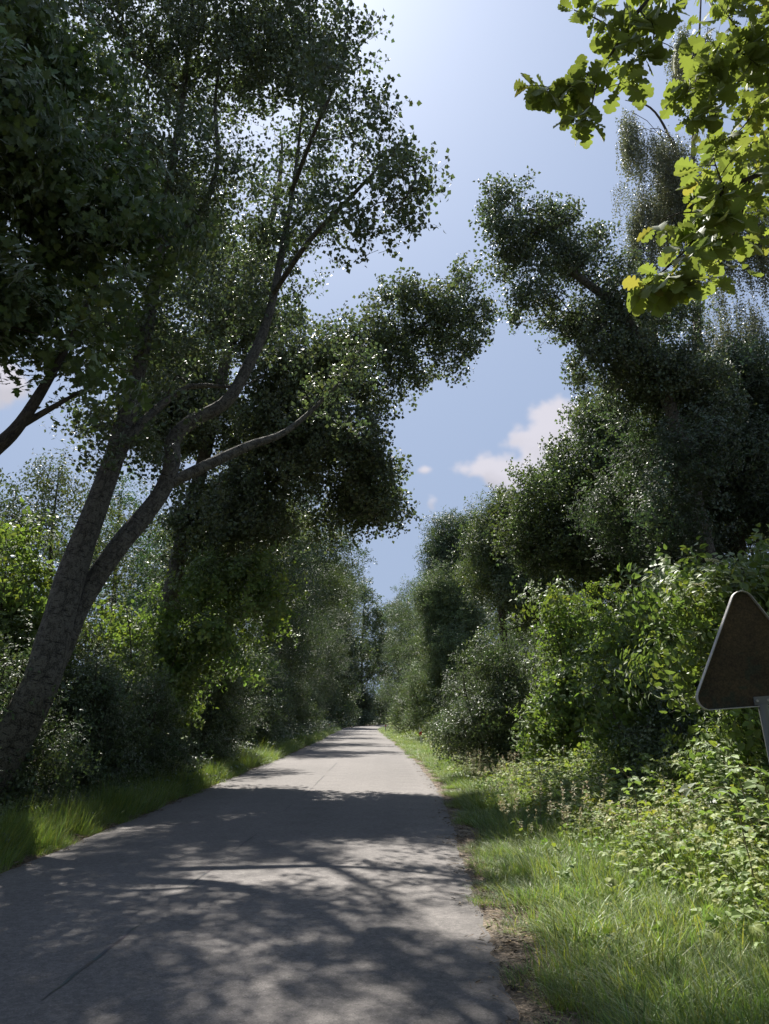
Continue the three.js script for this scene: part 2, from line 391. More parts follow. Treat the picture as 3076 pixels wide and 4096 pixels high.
// several sprays grown together: what one copy holds
function clump(o, k, reach) {
  const R = rng(o.seed * 31 + 7), geos = [], q = new THREE.Quaternion();
  for (let i = 0; i < k; i++) {
    const d = V(R() - 0.5, R() - 0.5, R() - 0.5).normalize(), p = d.clone().multiplyScalar(reach * Math.cbrt(R()));
    q.setFromUnitVectors(UPV, d.clone().add(V(R() - 0.5, 0.35, R() - 0.5)).normalize());
    geos.push(spray({ ...o, seed: o.seed * 10 + i }).applyMatrix4(new THREE.Matrix4().compose(p, q, V(1, 1, 1).multiplyScalar(0.8 + R() * 0.35))));
  }
  return mergeGeometries(geos);
}
const SPRAY = {
  aspen: [1, 2, 3].map((k) => clump({ size: 0.6, side: 5, per: 5, leaf: 0.062, wid: 0.95, rows: ROWS.disc, seed: 100 + k, flat: 0.15, hang: 0.35, fold: 0.2 }, 4, 0.2)),
  aspenFine: [1, 2, 3].map((k) => spray({ size: 0.44, side: 4, per: 4, leaf: 0.064, wid: 0.95, rows: ROWS.disc, seed: 105 + k, flat: 0.15, hang: 0.35, fold: 0.2 })),
  poplarFar: [1, 2].map((k) => clump({ size: 0.75, side: 5, per: 5, leaf: 0.085, wid: 0.95, rows: ROWS.disc, seed: 110 + k, flat: 0.15, hang: 0.35, fold: 0.2 }, 4, 0.25)),
  maple: [1, 2].map((k) => clump({ size: 0.6, side: 4, per: 4, leaf: 0.115, wid: 1.0, rows: ROWS.maple, seed: 120 + k, flat: 0.8, hang: 0.15, fold: 0.12, droop: 0.25 }, 4, 0.22)),
  hazel: [1, 2, 3].map((k) => clump({ size: 0.6, side: 4, per: 5, leaf: 0.085, wid: 1.15, rows: ROWS.ovate, seed: 130 + k, flat: 0.9, hang: 0.1, fold: 0.25, yellow: 0.2 }, 4, 0.2)),
  hedge: [1, 2, 3].map((k) => clump({ size: 0.5, side: 5, per: 6, leaf: 0.056, wid: 1.0, rows: ROWS.lance, seed: 140 + k, flat: 0.6, hang: 0.1 }, 4, 0.18)),
  elder: [1, 2].map((k) => clump({ size: 0.5, side: 5, per: 5, leaf: 0.088, wid: 0.85, rows: ROWS.ovate, seed: 150 + k, flat: 0.9, hang: 0.15, fold: 0.2, yellow: 0.2 }, 4, 0.2)),
  willow: [1, 2].map((k) => clump({ size: 0.85, side: 6, per: 9, leaf: 0.085, wid: 1.1, rows: ROWS.narrow, seed: 160 + k, flat: 0.2, hang: 0.1, spread: 0.5 }, 4, 0.3)),
  broad: [1, 2, 3].map((k) => clump({ size: 0.9, side: 5, per: 6, leaf: 0.105, wid: 0.95, rows: ROWS.lance, seed: 170 + k, flat: 0.5, hang: 0.15 }, 4, 0.32)),
  far: [1, 2].map((k) => clump({ size: 1.3, side: 5, per: 6, leaf: 0.19, wid: 1, rows: ROWS.far, seed: 180 + k, flat: 0.5, hang: 0.15 }, 4, 0.5)),
  birch: [1, 2].map((k) => strand(190 + k)),
  oak: [1, 2].map((k) => spray({ size: 0.35, side: 3, per: 4, leaf: 0.11, wid: 1, rows: ROWS.oak, seed: 200 + k, flat: 0.5, hang: 0.1, fold: 0.15, yellow: 0.25, twigR: 0.003 })),
};

// scatter copies of a spray; list of [position, direction, scale, tint]
const SCATTER = { v: V(0, 1, 0), q: new THREE.Quaternion(), t: new THREE.Quaternion(), m: new THREE.Matrix4(), s: V(1, 1, 1), c: new THREE.Color() };
function copies(name, geos, mat, list, parent, R) {
  const bins = geos.map(() => []);
  for (const e of list) bins[Math.floor(R() * geos.length)].push(e);
  return bins.filter((b) => b.length).map((b) => {
    const im = shadows(new THREE.InstancedMesh(geos[bins.indexOf(b)], mat, b.length)); im.name = name;
    b.forEach(([p, d, sc, c, tall = 1], i) => {
      SCATTER.q.setFromUnitVectors(UPV, d); SCATTER.t.setFromAxisAngle(UPV, R() * 6.283); SCATTER.q.multiply(SCATTER.t);
      im.setMatrixAt(i, SCATTER.m.compose(p, SCATTER.q, SCATTER.s.set(sc, sc * tall, sc)));
      im.setColorAt(i, SCATTER.c.setRGB(c[0], c[1], c[2]));
    });
    im.userData.kind = 'stuff';
    parent.add(im); return im;
  });
}

// ---------------------------------------------------------------- trees
// stems: polylines [x, y, z, r]; lobes: [x, y, z, rx, ry, rz, weight]
function plant({ name, label, category, group, stems, lobes, sprays, mat, count, bark, seed, scale = 1, hang = false, gap = 0.0, gapSize = 1.3, limbs = 70, inset = 0.2, fine = false, clumps = 9, crownName = 'crown', trunkName = 'trunk', sides = 9, shell = 0.42, limbR = 0.011, up = 0.35, tint = 0.16, hue = [1, 1, 1], keep }) {
  const R = rng(seed), rnd = (a) => (R() - 0.5) * 2 * a, [bx, , bz] = stems[0][0];
  const root = thing(name, label, category, group, [bx, 0, bz]);
  const local = (p) => [p[0] - bx, p[1], p[2] - bz, p[3]];
  const nodes = [], runs = []; let trunk = null;
  stems.forEach((st, k) => {
    const pts = smooth(st, 0.3);
    let prev = -1;
    for (const p of pts) { nodes.push({ p: V(p[0], p[1], p[2]), r: p[3], parent: prev, stem: true, path: 0 }); prev = nodes.length - 1; }
    const asLimb = k && trunkName === 'trunk', made = part(asLimb ? 'limb' : trunkName, tube(pts.map(local), sides, 0.12, seed + k), bark, asLimb ? trunk : root);
    if (!k) trunk = made;
  });
  if (fine) limbs = Math.min(limbs, count); else if (!hang) { count = Math.ceil(count / 3.4); const cut = inset * scale; lobes = lobes.map((l) => [l[0], l[1], l[2], Math.max(l[3] * 0.35, l[3] - cut), Math.max(l[4] * 0.35, l[4] - cut), Math.max(l[5] * 0.35, l[5] - cut), l[6]]); limbs = Math.min(limbs, count); }
  // every lobe is a handful of uneven leaf masses with air between them
  if (clumps) lobes = lobes.flatMap((l) => {
    const n = clumps + Math.floor(R() * 4), out = [];
    for (let k = 0; k < n; k++) {
      const d = V(rnd(1), rnd(1), rnd(1)).normalize(), f = 0.35 + 0.5 * R(), s = 0.24 + 0.26 * R();
      out.push([l[0] + d.x * l[3] * f, l[1] + d.y * l[4] * f, l[2] + d.z * l[5] * f, l[3] * s * 1.1, l[4] * s * (0.6 + 0.3 * R()), l[5] * s * 1.1, (l[6] ?? 1) * (0.7 + 0.6 * R())]);
    }
    return out;
  });
  // where the sprays go
  const vol = lobes.map((l) => Math.pow(l[3] * l[4] * l[5], 0.8) * (l[6] ?? 1)), total = vol.reduce((a, b) => a + b, 0);
  const list = []; let tries = 0;
  while (list.length < count && tries++ < count * 14) {
    let u = R() * total, k = 0; while (k < vol.length - 1 && (u -= vol[k]) > 0) k++;
    const l = lobes[k], d = V(rnd(1), rnd(1), rnd(1)); if (d.lengthSq() > 1 || d.lengthSq() < 1e-4) continue;
    d.normalize(); const rr = R() < 0.07 ? 1 + 0.55 * R() : Math.pow(R(), shell), wob = 1 + 0.28 * noise(d.x * 2.2 + l[0], d.y * 2.2 + l[1], d.z * 2.2 + l[2]) + 0.14 * noise(d.x * 6 + l[0], d.y * 6, d.z * 6 + l[2]);
    const p = V(l[0] + d.x * l[3] * rr * wob, l[1] + d.y * l[4] * rr * wob, l[2] + d.z * l[5] * rr * wob);
    if (noise(p.x / gapSize, p.y / gapSize, p.z / gapSize + seed) + 0.5 * noise(p.x / gapSize * 2.3, p.y / gapSize * 2.3, p.z / gapSize * 2.3 + seed) < gap - 0.28) continue;
    if (p.y < 0.15 || (keep && !keep(p))) continue;
    const dir = hang ? V(rnd(0.12), 1, rnd(0.12)) : d.clone().multiplyScalar(0.75).add(V(rnd(0.8), up + rnd(0.6), rnd(0.8)));
    const t = 1 + rnd(tint), w = rnd(0.1);
    list.push([p, dir.normalize(), scale * (0.75 + R() * 0.5), [t * (1 + w) * hue[0], t * hue[1], t * (1 - w) * hue[2]]]);
  }
  // limbs reach out from the stems to points of the crown
  const wanted = []; for (let i = 0; i < list.length; i += Math.max(1, Math.floor(list.length / limbs))) wanted.push(list[i][0]);
  const stemDist = (p) => { let b = 1e9; for (const n of nodes) if (n.stem) b = Math.min(b, n.p.distanceToSquared(p)); return b; };
  wanted.sort((a, b) => stemDist(a) - stemDist(b));
  for (const w of wanted) {
    let best = -1, cost = 1e9;
    for (let i = 0; i < nodes.length; i++) {
      const n = nodes[i]; if (n.stem && n.p.y < 0.6 && w.y > 2) continue;
      const c = n.p.distanceTo(w) + 0.25 * n.path + (n.p.y > w.y ? 0.6 * (n.p.y - w.y) : 0);
      if (c < cost) { cost = c; best = i; }
    }
    const from = nodes[best].p, len = from.distanceTo(w); if (len < 0.2) continue;
    const n = Math.max(2, Math.round(len / 0.5)), bow = V(rnd(0.12), 0.1 + rnd(0.1), rnd(0.12)).multiplyScalar(len);
    let prev = best;
    for (let k = 1; k <= n; k++) {
      const t = k / n, p = from.clone().lerp(w, t).addScaledVector(bow, Math.sin(t * Math.PI)).add(V(rnd(0.04), rnd(0.04), rnd(0.04)));
      nodes.push({ p, r: 0, parent: prev, path: nodes[best].path + len * t, load: k === n ? 1 : 0, run: runs.length }); prev = nodes.length - 1;
    }
    runs.push([best, nodes.length - n, nodes.length - 1]);
  }
  for (let i = nodes.length - 1; i >= 0; i--) { const n = nodes[i]; if (n.stem) continue; if (n.parent >= 0 && !nodes[n.parent].stem) nodes[n.parent].load = (nodes[n.parent].load || 0) + (n.load || 0); }
  const geos = [];
  for (const [best, a, b] of runs) {
    const pts = [best, ...Array.from({ length: b - a + 1 }, (_, k) => a + k)].map((i, k) => { const n = nodes[i]; return local([n.p.x, n.p.y, n.p.z, Math.max(0.006, limbR * Math.sqrt(nodes[i === best ? a : i].load || 1))]); });
    geos.push(tube(pts, 4));
  }
  if (geos.length) part('branches', mergeGeometries(geos), bark, root).userData.kind = 'stuff';
  for (const e of list) { e[0].x -= bx; e[0].z -= bz; if (hang) e[1].set(e[1].x, Math.abs(e[1].y), e[1].z).normalize(); }
  copies(crownName, sprays, mat, list, root, R);
  return root;
}
// lobes and stem of a tree known only by place, height and width
function plainTree(x, z, h, r, low, seed, lean = [0, 0], trunk = 0.16, n = 9) {
  const R = rng(seed * 7 + 3), lobes = [], rnd = (a) => (R() - 0.5) * 2 * a;
  const stems = [[[x, -0.2, z, trunk * 1.3], [x + lean[0] * 0.1, h * 0.25, z + lean[1] * 0.1, trunk], [x + lean[0] * 0.4 + rnd(0.2), h * 0.5, z + lean[1] * 0.4, trunk * 0.75], [x + lean[0] * 0.8, h * 0.78, z + lean[1] * 0.8, trunk * 0.4], [x + lean[0], h * 0.95, z + lean[1], trunk * 0.12]]];
  for (let k = 0; k < n; k++) {
    const t = (k + 0.5) / n, y = lerp(low, h * 0.9, t), w = Math.sin(Math.PI * (0.18 + 0.72 * t)) ** 0.8, a = k * 2.4 + R(), off = r * w * 0.55;
    const l = Math.min(1, y / h);
    lobes.push([x + lean[0] * l + Math.cos(a) * off, y, z + lean[1] * l + Math.sin(a) * off, r * w * (0.55 + R() * 0.2), h * 0.12 * (0.8 + R() * 0.5), r * w * (0.55 + R() * 0.2), 1]);
  }
  lobes.push([x + lean[0], h * 0.9, z + lean[1], r * 0.35, h * 0.09, r * 0.35, 1]);
  return { stems, lobes };
}
function bush(x, z, h, r, seed, extra = [], stemsN = 5) {
  const R = rng(seed * 13 + 1), rnd = (a) => (R() - 0.5) * 2 * a, stems = [], lobes = [];
  for (let k = 0; k < stemsN; k++) {
    const a = k * 2.4 + R(), o = 0.12 + R() * 0.2, reach = r * (0.3 + R() * 0.35), top = h * (0.6 + R() * 0.3);
    stems.push([[x + Math.cos(a) * o, -0.15, z + Math.sin(a) * o, 0.035], [x + Math.cos(a) * (o + reach * 0.3), top * 0.45, z + Math.sin(a) * (o + reach * 0.3), 0.026], [x + Math.cos(a) * reach + rnd(0.1), top * 0.8, z + Math.sin(a) * reach, 0.016], [x + Math.cos(a) * reach * 1.2, top, z + Math.sin(a) * reach * 1.2, 0.006]]);
  }
  for (let k = 0; k < 8; k++) {
    const t = (k + 0.3) / 8, a = k * 2.4 + R() * 2, w = Math.sin(Math.PI * (0.3 + 0.6 * t));
    lobes.push([x + Math.cos(a) * r * 0.5 * w, h * (0.12 + 0.78 * t), z + Math.sin(a) * r * 0.5 * w, r * w * 0.6, h * 0.17, r * w * 0.6, 1]);
  }
  return { stems, lobes: [...lobes, ...extra] };
}

// ---- species colours (linear, as the leaf itself)
const LEAF = {
  aspen: leafMat(0.08, 0.115, 0.04, 0.42, 0.7),
  poplar: leafMat(0.078, 0.112, 0.042, 0.42, 0.7),
  maple: leafMat(0.09, 0.145, 0.03, 0.5, 0.4),
  hazel: leafMat(0.14, 0.215, 0.034, 0.52, 0.5),
  hedge: leafMat(0.075, 0.115, 0.034, 0.42, 0.8),
  elder: leafMat(0.145, 0.215, 0.036, 0.5, 0.5),
  willow: leafMat(0.12, 0.178, 0.06, 0.4, 0.6),
  broad: leafMat(0.066, 0.103, 0.031, 0.45, 0.5),
  oak: leafMat(0.19, 0.24, 0.035, 0.55, 0.25),
  birch: leafMat(0.13, 0.145, 0.06, 0.4, 0.9),
  bramble: leafMat(0.19, 0.265, 0.036, 0.5, 0.3),
  grass: leafMat(0.17, 0.24, 0.036, 0.5, 0.6),
  straw: leafMat(0.36, 0.34, 0.2, 0.35, 0.2),
};
const PLAN = {
  aspen: {
    stems: [
      [[-6.25,-0.2,-11.4,0.34],[-5.22,1.87,-11.4,0.27],[-5.09,2.77,-11.5,0.245],[-4.98,3.99,-11.7,0.215],[-4.79,5.1,-11.9,0.19],[-4.65,6.33,-12.2,0.17],[-4.55,8.24,-12.6,0.14],[-4.54,10.68,-13.0,0.11],[-4.52,13.37,-13.3,0.08],[-4.47,16.65,-13.5,0.05],[-4.62,21.89,-13.6,0.02]],
      [[-6.0,-0.1,-11.6,0.26],[-5.14,2.45,-11.7,0.2],[-4.88,3.41,-11.9,0.17],[-4.43,4.37,-12.1,0.16],[-4.2,4.86,-12.3,0.155],[-3.92,5.46,-12.5,0.15],[-3.82,6.01,-12.6,0.145],[-3.86,6.48,-12.7,0.14],[-3.61,6.86,-12.8,0.13],[-3.03,7.35,-13.0,0.12],[-2.64,8.29,-13.2,0.105],[-2.37,9.33,-13.4,0.09],[-2.16,11.1,-13.6,0.07],[-1.98,13.15,-13.8,0.045],[-1.86,16.1,-14.0,0.008]],
      [[-3.89,5.55,-12.5,0.1],[-3.17,6.11,-12.9,0.1],[-2.57,6.6,-13.3,0.09],[-2.05,6.93,-13.6,0.065],[-1.47,7.63,-14.0,0.045],[-0.83,8.56,-14.3,0.025],[-0.48,9.36,-14.5,0.008]],
      [[-4.79,5.1,-11.9,0.1],[-4.48,6.33,-12.2,0.085],[-4.13,7.1,-12.6,0.07],[-3.69,7.64,-12.9,0.055],[-2.81,7.78,-13.2,0.02],[-2.37,8.12,-13.4,0.006]],
      [[-4.54,10.68,-13.0,0.08],[-3.84,11.72,-13.2,0.06],[-3.61,13.14,-13.4,0.05],[-3.79,14.89,-13.5,0.04],[-3.7,16.77,-13.6,0.02]],
      [[-2.31,9.97,-13.5,0.06],[-1.4,10.2,-12.0,0.05],[-0.5,10.12,-10.6,0.035],[0.25,10.55,-10.0,0.01]],
      [[-2.06,12.55,-13.7,0.05],[-1.36,12.69,-12.0,0.04],[-0.84,12.68,-10.7,0.025],[-0.63,12.91,-10.0,0.008]],
    ],
    lobes: [
      [-5.8,16.1,-13.0,3.1,2.33,2.71,1],
      [-2.6,16.9,-13.5,1.9,1.9,1.9,1],
      [-3.7,11.9,-13.5,2.29,2.02,2.16,1],
      [-1.8,14.5,-14.0,1.89,2.17,1.4,1],
      [-2.0,11.7,-14.0,1.2,1.09,1.2,1],
      [-3.4,21.8,-14.0,2.68,2.1,2.39,1],
      [-7.0,21.3,-13.5,3.21,2.34,2.78,1],
      [-6.6,13.3,-12.5,1.79,2.05,1.92,1],
      [-5.6,8.7,-12.0,1.5,1.59,1.55,1],
      [-4.3,8.6,-12.8,1.34,1.25,1.6,0.7],
      [-2.8,9.6,-13.6,1.34,1.03,1.18,1],
      [-1.1,8.1,-14.2,0.62,0.57,0.8,1],
      [-0.6,8.9,-14.4,0.37,0.43,0.6,1],
      [-4.6,6.4,-12.3,1.15,0.8,1.3,0.7],
      [-4.3,26.2,-14.0,3.05,2.37,2.71,1],
      [-7.6,25.3,-13.0,3.18,2.55,2.87,1],
      [-0.3,10.2,-9.9,0.6,0.68,0.84,1],
      [0.2,10.6,-9.9,0.48,0.48,0.6,1],
      [0.6,10.8,-9.9,0.22,0.37,0.36,1.2],
      [0.4,9.6,-9.9,0.36,0.39,0.54,1],
      [0.6,9.9,-9.9,0.2,0.28,0.3,1],
      [-0.0,9.1,-9.9,0.55,0.43,0.78,1],
      [0.3,9.0,-9.9,0.27,0.27,0.42,1],
      [-0.6,9.3,-9.9,0.59,0.55,0.9,1],
      [-0.2,8.4,-9.9,0.42,0.31,0.66,1],
      [-0.9,11.9,-9.9,0.46,0.7,0.72,1],
      [-0.6,12.5,-9.9,0.25,0.67,0.42,1],
      [-0.6,11.2,-9.9,0.45,0.37,0.6,1],
    ] },
  poplar: {
    stems: [
      [[-6.8,-0.2,-21,0.3],[-6.29,3.39,-21.0,0.26],[-5.94,6.26,-21.0,0.23],[-5.46,8.48,-20.8,0.2],[-4.98,11.21,-20.6,0.17],[-4.49,14.07,-20.4,0.14],[-3.63,16.63,-20.2,0.11],[-3.35,18.34,-20.0,0.07],[-3.33,19.79,-20.0,0.03]],
      [[-5.7,7.36,-20.9,0.13],[-4.1,8.8,-20.6,0.12],[-2.2,10.62,-20.2,0.1],[-0.8,11.9,-20.0,0.08],[0.84,12.72,-20.0,0.06],[2.23,14.0,-20.0,0.03]],
      [[-5.8,6.76,-20.9,0.1],[-3.55,7.96,-20.6,0.09],[-1.73,9.08,-20.3,0.06],[-0.42,9.82,-20.2,0.03]],
    ],
    lobes: [
      [2.4,14.5,-20.0,0.35,0.69,0.5,1.3],
      [1.7,13.9,-20.0,0.46,0.61,0.6,1.2],
      [2.9,13.3,-20.0,0.38,0.61,0.5,1.2],
      [2.4,13.0,-20.0,0.6,0.68,0.8,1],
      [2.4,12.1,-20.0,0.45,0.41,0.7,1],
      [1.5,12.7,-20.0,0.75,0.68,1,1],
      [1.6,11.7,-20.0,0.52,0.45,0.8,1],
      [0.6,13.6,-20.0,0.61,0.68,0.9,1],
      [0.6,12.3,-20.0,0.82,0.67,1.1,1],
      [-0.1,13.1,-20.0,0.6,0.6,0.9,1],
      [0.8,11.2,-20.0,0.66,0.52,1,1],
      [-0.4,12.0,-20.0,0.97,0.74,1.3,1],
      [-1.4,11.5,-20.0,1.26,1.04,1.6,1],
      [-0.6,10.6,-20.0,0.95,0.59,1.2,1],
      [-2.1,8.8,-20.0,2.15,1.65,1.9,1],
      [-0.4,7.8,-20.0,0.85,1.2,1.03,1],
      [0.1,8.2,-20.0,0.5,0.64,0.8,1],
      [-3.6,9.9,-20.5,1.93,2.23,2.08,1],
      [-4.2,7.2,-20.5,2.16,1.58,1.87,1],
      [-1.4,7.0,-20.5,1.65,1.22,1.43,1],
      [-5.0,14.6,-20.5,2.35,2.35,1.6,1],
      [-6.5,11.8,-21.0,2.17,2.95,1.6,1],
      [0.2,7.5,-20.5,0.5,0.79,1,1],
    ] },
  maple: {
    stems: [
      [[-7.3,-0.2,-9.4,0.24],[-7.1,2,-9.3,0.2],[-6.6,4.2,-9.2,0.17],[-6.2,6.5,-9.1,0.13],[-5.8,9,-9,0.08],[-5.2,11,-9,0.03]],
      [[-6.75,3.6,-9.2,0.13],[-5.09,5.06,-9.2,0.1],[-4.89,5.31,-9.2,0.085],[-4.68,5.74,-9.2,0.07],[-4.43,6.5,-9.3,0.045],[-4.16,7.55,-9.4,0.02]],
      [[-4.92,5.29,-9.2,0.05],[-4.57,5.6,-9.3,0.04],[-4.21,5.99,-9.5,0.02]],
    ],
    lobes: [
      [-5.7,9.1,-9.0,1.52,1.52,1.52,1],
      [-4.4,8.7,-9.2,0.94,1.2,1.07,1],
      [-5.0,7.0,-9.2,1.12,0.77,0.94,1],
      [-3.8,7.7,-9.4,0.79,0.94,0.87,1],
      [-4.4,6.2,-9.3,0.9,0.48,1,0.6],
      [-3.4,8.5,-9.6,0.6,0.67,0.64,1],
      [-6.3,7.1,-9.0,1.03,1.37,1.2,1],
      [-5.4,11.6,-9.2,1.29,1.29,1.29,1],
      [-7.4,14.6,-9.5,1.71,1.71,1.71,1],
    ] },
  leaning: {
    stems: [
      [[7.4,-0.2,-16.3,0.26],[7.31,3.52,-16.2,0.22],[7.04,5.72,-16.0,0.19],[6.73,7.73,-15.8,0.17],[6.25,9.31,-15.6,0.15],[5.75,10.23,-15.4,0.13],[5.16,10.92,-15.2,0.11],[4.37,11.5,-15.0,0.09],[4.13,12.18,-15.0,0.06],[3.6,13.03,-14.9,0.03]],
      [[6.73,7.73,-15.8,0.1],[6.55,9.71,-16.0,0.08],[6.55,11.5,-16.2,0.04]],
    ],
    lobes: [
      [3.3,13.4,-15.0,0.24,0.42,0.4,1.3],
      [2.7,13.4,-15.0,0.21,0.42,0.4,1.3],
      [3.0,13.0,-15.0,0.47,0.41,0.7,1],
      [2.6,12.6,-15.0,0.26,0.35,0.5,1],
      [3.6,12.6,-15.0,0.53,0.47,0.8,1],
      [3.0,12.1,-15.0,0.52,0.41,0.8,1],
      [4.2,12.6,-15.0,0.41,0.41,0.7,1],
      [4.4,12.9,-15.0,0.18,0.3,0.4,1],
      [4.0,11.9,-15.0,0.58,0.41,0.9,1],
      [3.4,11.3,-15.0,0.52,0.4,0.8,1],
      [3.1,10.6,-15.0,0.31,0.37,0.6,1],
      [3.6,10.6,-15.0,0.51,0.34,0.8,1],
      [4.7,12.3,-15.2,0.35,0.35,0.6,1],
      [5.0,12.5,-15.2,0.21,0.36,0.4,1],
      [4.6,11.5,-15.2,0.53,0.41,0.8,1],
      [4.2,10.4,-15.2,0.4,0.4,0.7,1],
      [5.2,11.0,-15.4,0.53,0.47,0.9,1],
      [4.8,10.2,-15.4,0.58,0.46,1,1],
      [5.6,11.6,-15.5,0.36,0.36,0.6,1],
      [5.6,10.3,-15.6,0.76,0.64,1.2,1],
      [5.2,9.5,-15.8,0.76,0.53,1.2,1],
      [6.2,9.3,-15.9,1.12,0.76,0.94,1],
      [6.7,10.8,-16.0,0.79,0.85,0.82,1],
      [7.0,8.6,-16.0,1.17,1.05,1.11,1],
    ] },
  birch: {
    stems: [
      [[9.1,-0.2,-20.6,0.2],[8.91,4.03,-20.5,0.18],[9.1,7.6,-20.4,0.16],[9.33,10.66,-20.3,0.14],[9.69,14.82,-20.2,0.11],[9.93,18.43,-20.1,0.08],[10.49,22.32,-20.0,0.05],[11.22,27.24,-20.0,0.015]],
      [[9.88,16.55,-20.1,0.06],[9.42,19.3,-20.0,0.05],[8.77,20.99,-20.0,0.03],[7.97,21.29,-20.0,0.01]],
    ],
    lobes: [
      [10.6,23.6,-20.0,1.27,1.44,1.36,1],
      [8.0,20.1,-20.0,0.61,0.98,0.9,1],
      [8.6,18.8,-20.0,1.13,1.61,1.37,1],
      [8.0,16.5,-20.0,0.71,1.57,0.9,1],
      [9.5,17.4,-20.0,1.35,2.62,1.98,1],
      [10.7,16.5,-20.0,1.18,2.59,1.88,1],
      [10.9,13.6,-20.0,0.91,1.29,1.1,1],
      [8.1,14.4,-20.0,0.61,1.15,0.9,1],
      [9.9,12.7,-20.2,1.51,1.29,1.4,1],
    ] },
  alder: {
    stems: [
      [[8.6,-0.2,-17.5,0.22],[8.52,4.87,-17.5,0.2],[8.66,7.39,-17.5,0.16],[8.72,9.41,-17.5,0.1],[8.76,10.83,-17.5,0.04]],
    ],
    lobes: [
      [8.7,9.4,-17.5,1.79,1.28,1.54,1],
      [7.0,8.1,-17.5,1.57,1.26,1.41,1],
      [9.1,7.1,-17.5,2.04,1.86,1.95,1],
      [6.2,6.4,-17.5,1.41,1.23,1.32,1],
      [7.3,5.4,-17.0,1.65,0.88,1.26,1],
      [10.7,10.1,-17.5,1.68,1.94,1.81,1],
      [6.6,6.6,-15.0,0.75,1.23,1,1],
      [6.0,5.7,-15.0,0.79,0.79,1,1],
    ] },
  ash: {
    stems: [
      [[6.5,-0.2,-23,0.2],[6.44,4.33,-23.0,0.18],[6.69,6.7,-23.0,0.15],[6.96,9.21,-23.0,0.11],[7.22,11.41,-23.0,0.05]],
    ],
    lobes: [
      [7.3,11.0,-23.0,1.08,1.25,1.17,1],
      [6.3,9.1,-22.5,1.2,1.2,1.2,1],
      [4.9,8.4,-22.0,1.01,0.7,1.2,1],
      [4.4,8.0,-22.0,0.62,0.46,0.8,0.7],
      [7.7,8.8,-23.0,1.63,1.63,1.63,1],
      [6.0,7.0,-22.5,1.56,1.33,1.45,1],
      [4.8,6.8,-22.5,1.01,0.93,0.97,1],
      [7.5,6.2,-22.5,1.94,1.55,1.74,1],
    ] },
  oak_mid: {
    stems: [
      [[5.5,-0.2,-34,0.2],[5.4,5.63,-34.0,0.18],[5.4,8.54,-34.0,0.14],[5.6,10.36,-34.0,0.05]],
    ],
    lobes: [
      [5.6,10.5,-34.0,1.31,1.07,1.19,1],
      [6.5,9.8,-34.0,1.42,1.3,1.36,1],
      [5.0,9.1,-34.0,1.06,1.41,1.23,1],
      [6.0,7.4,-34.0,1.85,1.74,1.8,1],
      [6.8,6.6,-33.0,1.46,1.9,1.68,1],
    ] },
  oak_far: {
    stems: [
      [[5.2,-0.2,-52,0.25],[5.11,7.77,-52.0,0.22],[4.96,12.22,-52.0,0.15],[4.74,14.62,-52.0,0.05]],
    ],
    lobes: [
      [4.7,14.6,-52.0,1.18,1.09,1.13,1],
      [4.2,13.1,-52.0,1.44,1.26,1.35,1],
      [5.8,13.7,-52.0,1.26,1.26,1.26,1],
      [6.5,14.4,-52.0,1.27,1.27,1.27,1],
      [5.6,11.3,-52.0,2.31,2.31,2.31,1],
    ] },
};
const OAK = {
    boughs: [
      [[5.3,6.6,-3,0.08],[4.3,7.4,-3.9,0.05],[2.5,7.37,-4.5,0.022],[1.98,6.89,-4.5,0.016],[1.82,6.62,-4.5,0.012],[1.63,6.34,-4.5,0.009],[1.41,6.22,-4.5,0.006],[1.22,6.13,-4.5,0.004]],
      [[1.82,6.62,-4.5,0.009],[1.7,6.9,-4.6,0.006],[1.54,7.12,-4.7,0.004]],
      [[1.63,6.34,-4.5,0.007],[1.52,5.93,-4.4,0.005],[1.47,5.76,-4.4,0.003]],
      [[1.98,6.89,-4.5,0.008],[2.03,6.53,-4.4,0.006],[1.9,6.34,-4.4,0.004]],
      [[5.4,4.6,-2.9,0.08],[4.4,5.2,-3.6,0.05],[3.21,5.76,-4.6,0.03],[2.79,5.47,-4.6,0.02],[2.44,5.24,-4.5,0.012],[2.31,5.05,-4.5,0.009],[2.09,4.71,-4.4,0.007],[1.88,4.5,-4.4,0.005],[1.77,4.4,-4.4,0.003]],
      [[2.31,5.05,-4.5,0.008],[2.05,4.97,-4.4,0.005],[1.91,4.91,-4.4,0.003]],
      [[2.69,5.41,-4.6,0.01],[2.63,5.14,-4.7,0.008],[2.47,4.86,-4.7,0.006],[2.33,4.66,-4.7,0.004]],
      [[2.44,5.24,-4.5,0.008],[2.4,5.45,-4.5,0.005],[2.39,5.58,-4.5,0.003]],
      [[5.3,5.8,-2.9,0.06],[3.75,7.18,-5.0,0.03],[3.21,7.1,-5.0,0.018],[2.94,6.99,-5.0,0.012],[2.71,6.83,-5.0,0.008],[2.55,6.65,-5.0,0.004]],
      [[3.06,7.07,-5.0,0.01],[2.99,7.34,-5.0,0.006],[2.9,7.53,-5.0,0.004]],
      [[3.21,7.1,-5.0,0.01],[2.95,6.7,-5.0,0.008],[2.69,6.47,-5.0,0.006],[2.47,6.35,-5.0,0.003]],
      [[3.27,7.07,-5.0,0.01],[3.17,6.62,-5.1,0.008],[2.96,6.31,-5.1,0.005],[2.81,6.21,-5.1,0.003]],
    ],
    lobes: [[3.3,7.1,-5.4,0.34,0.74,0.5,22],[3.2,5.9,-5.6,0.29,0.44,0.4,12],[3.4,7.9,-5.4,0.26,0.28,0.5,9],[3.8,6.8,-5.0,0.42,1.05,1.2,70],[5.4,8.5,-3,2,1.6,2.2,200]],
};

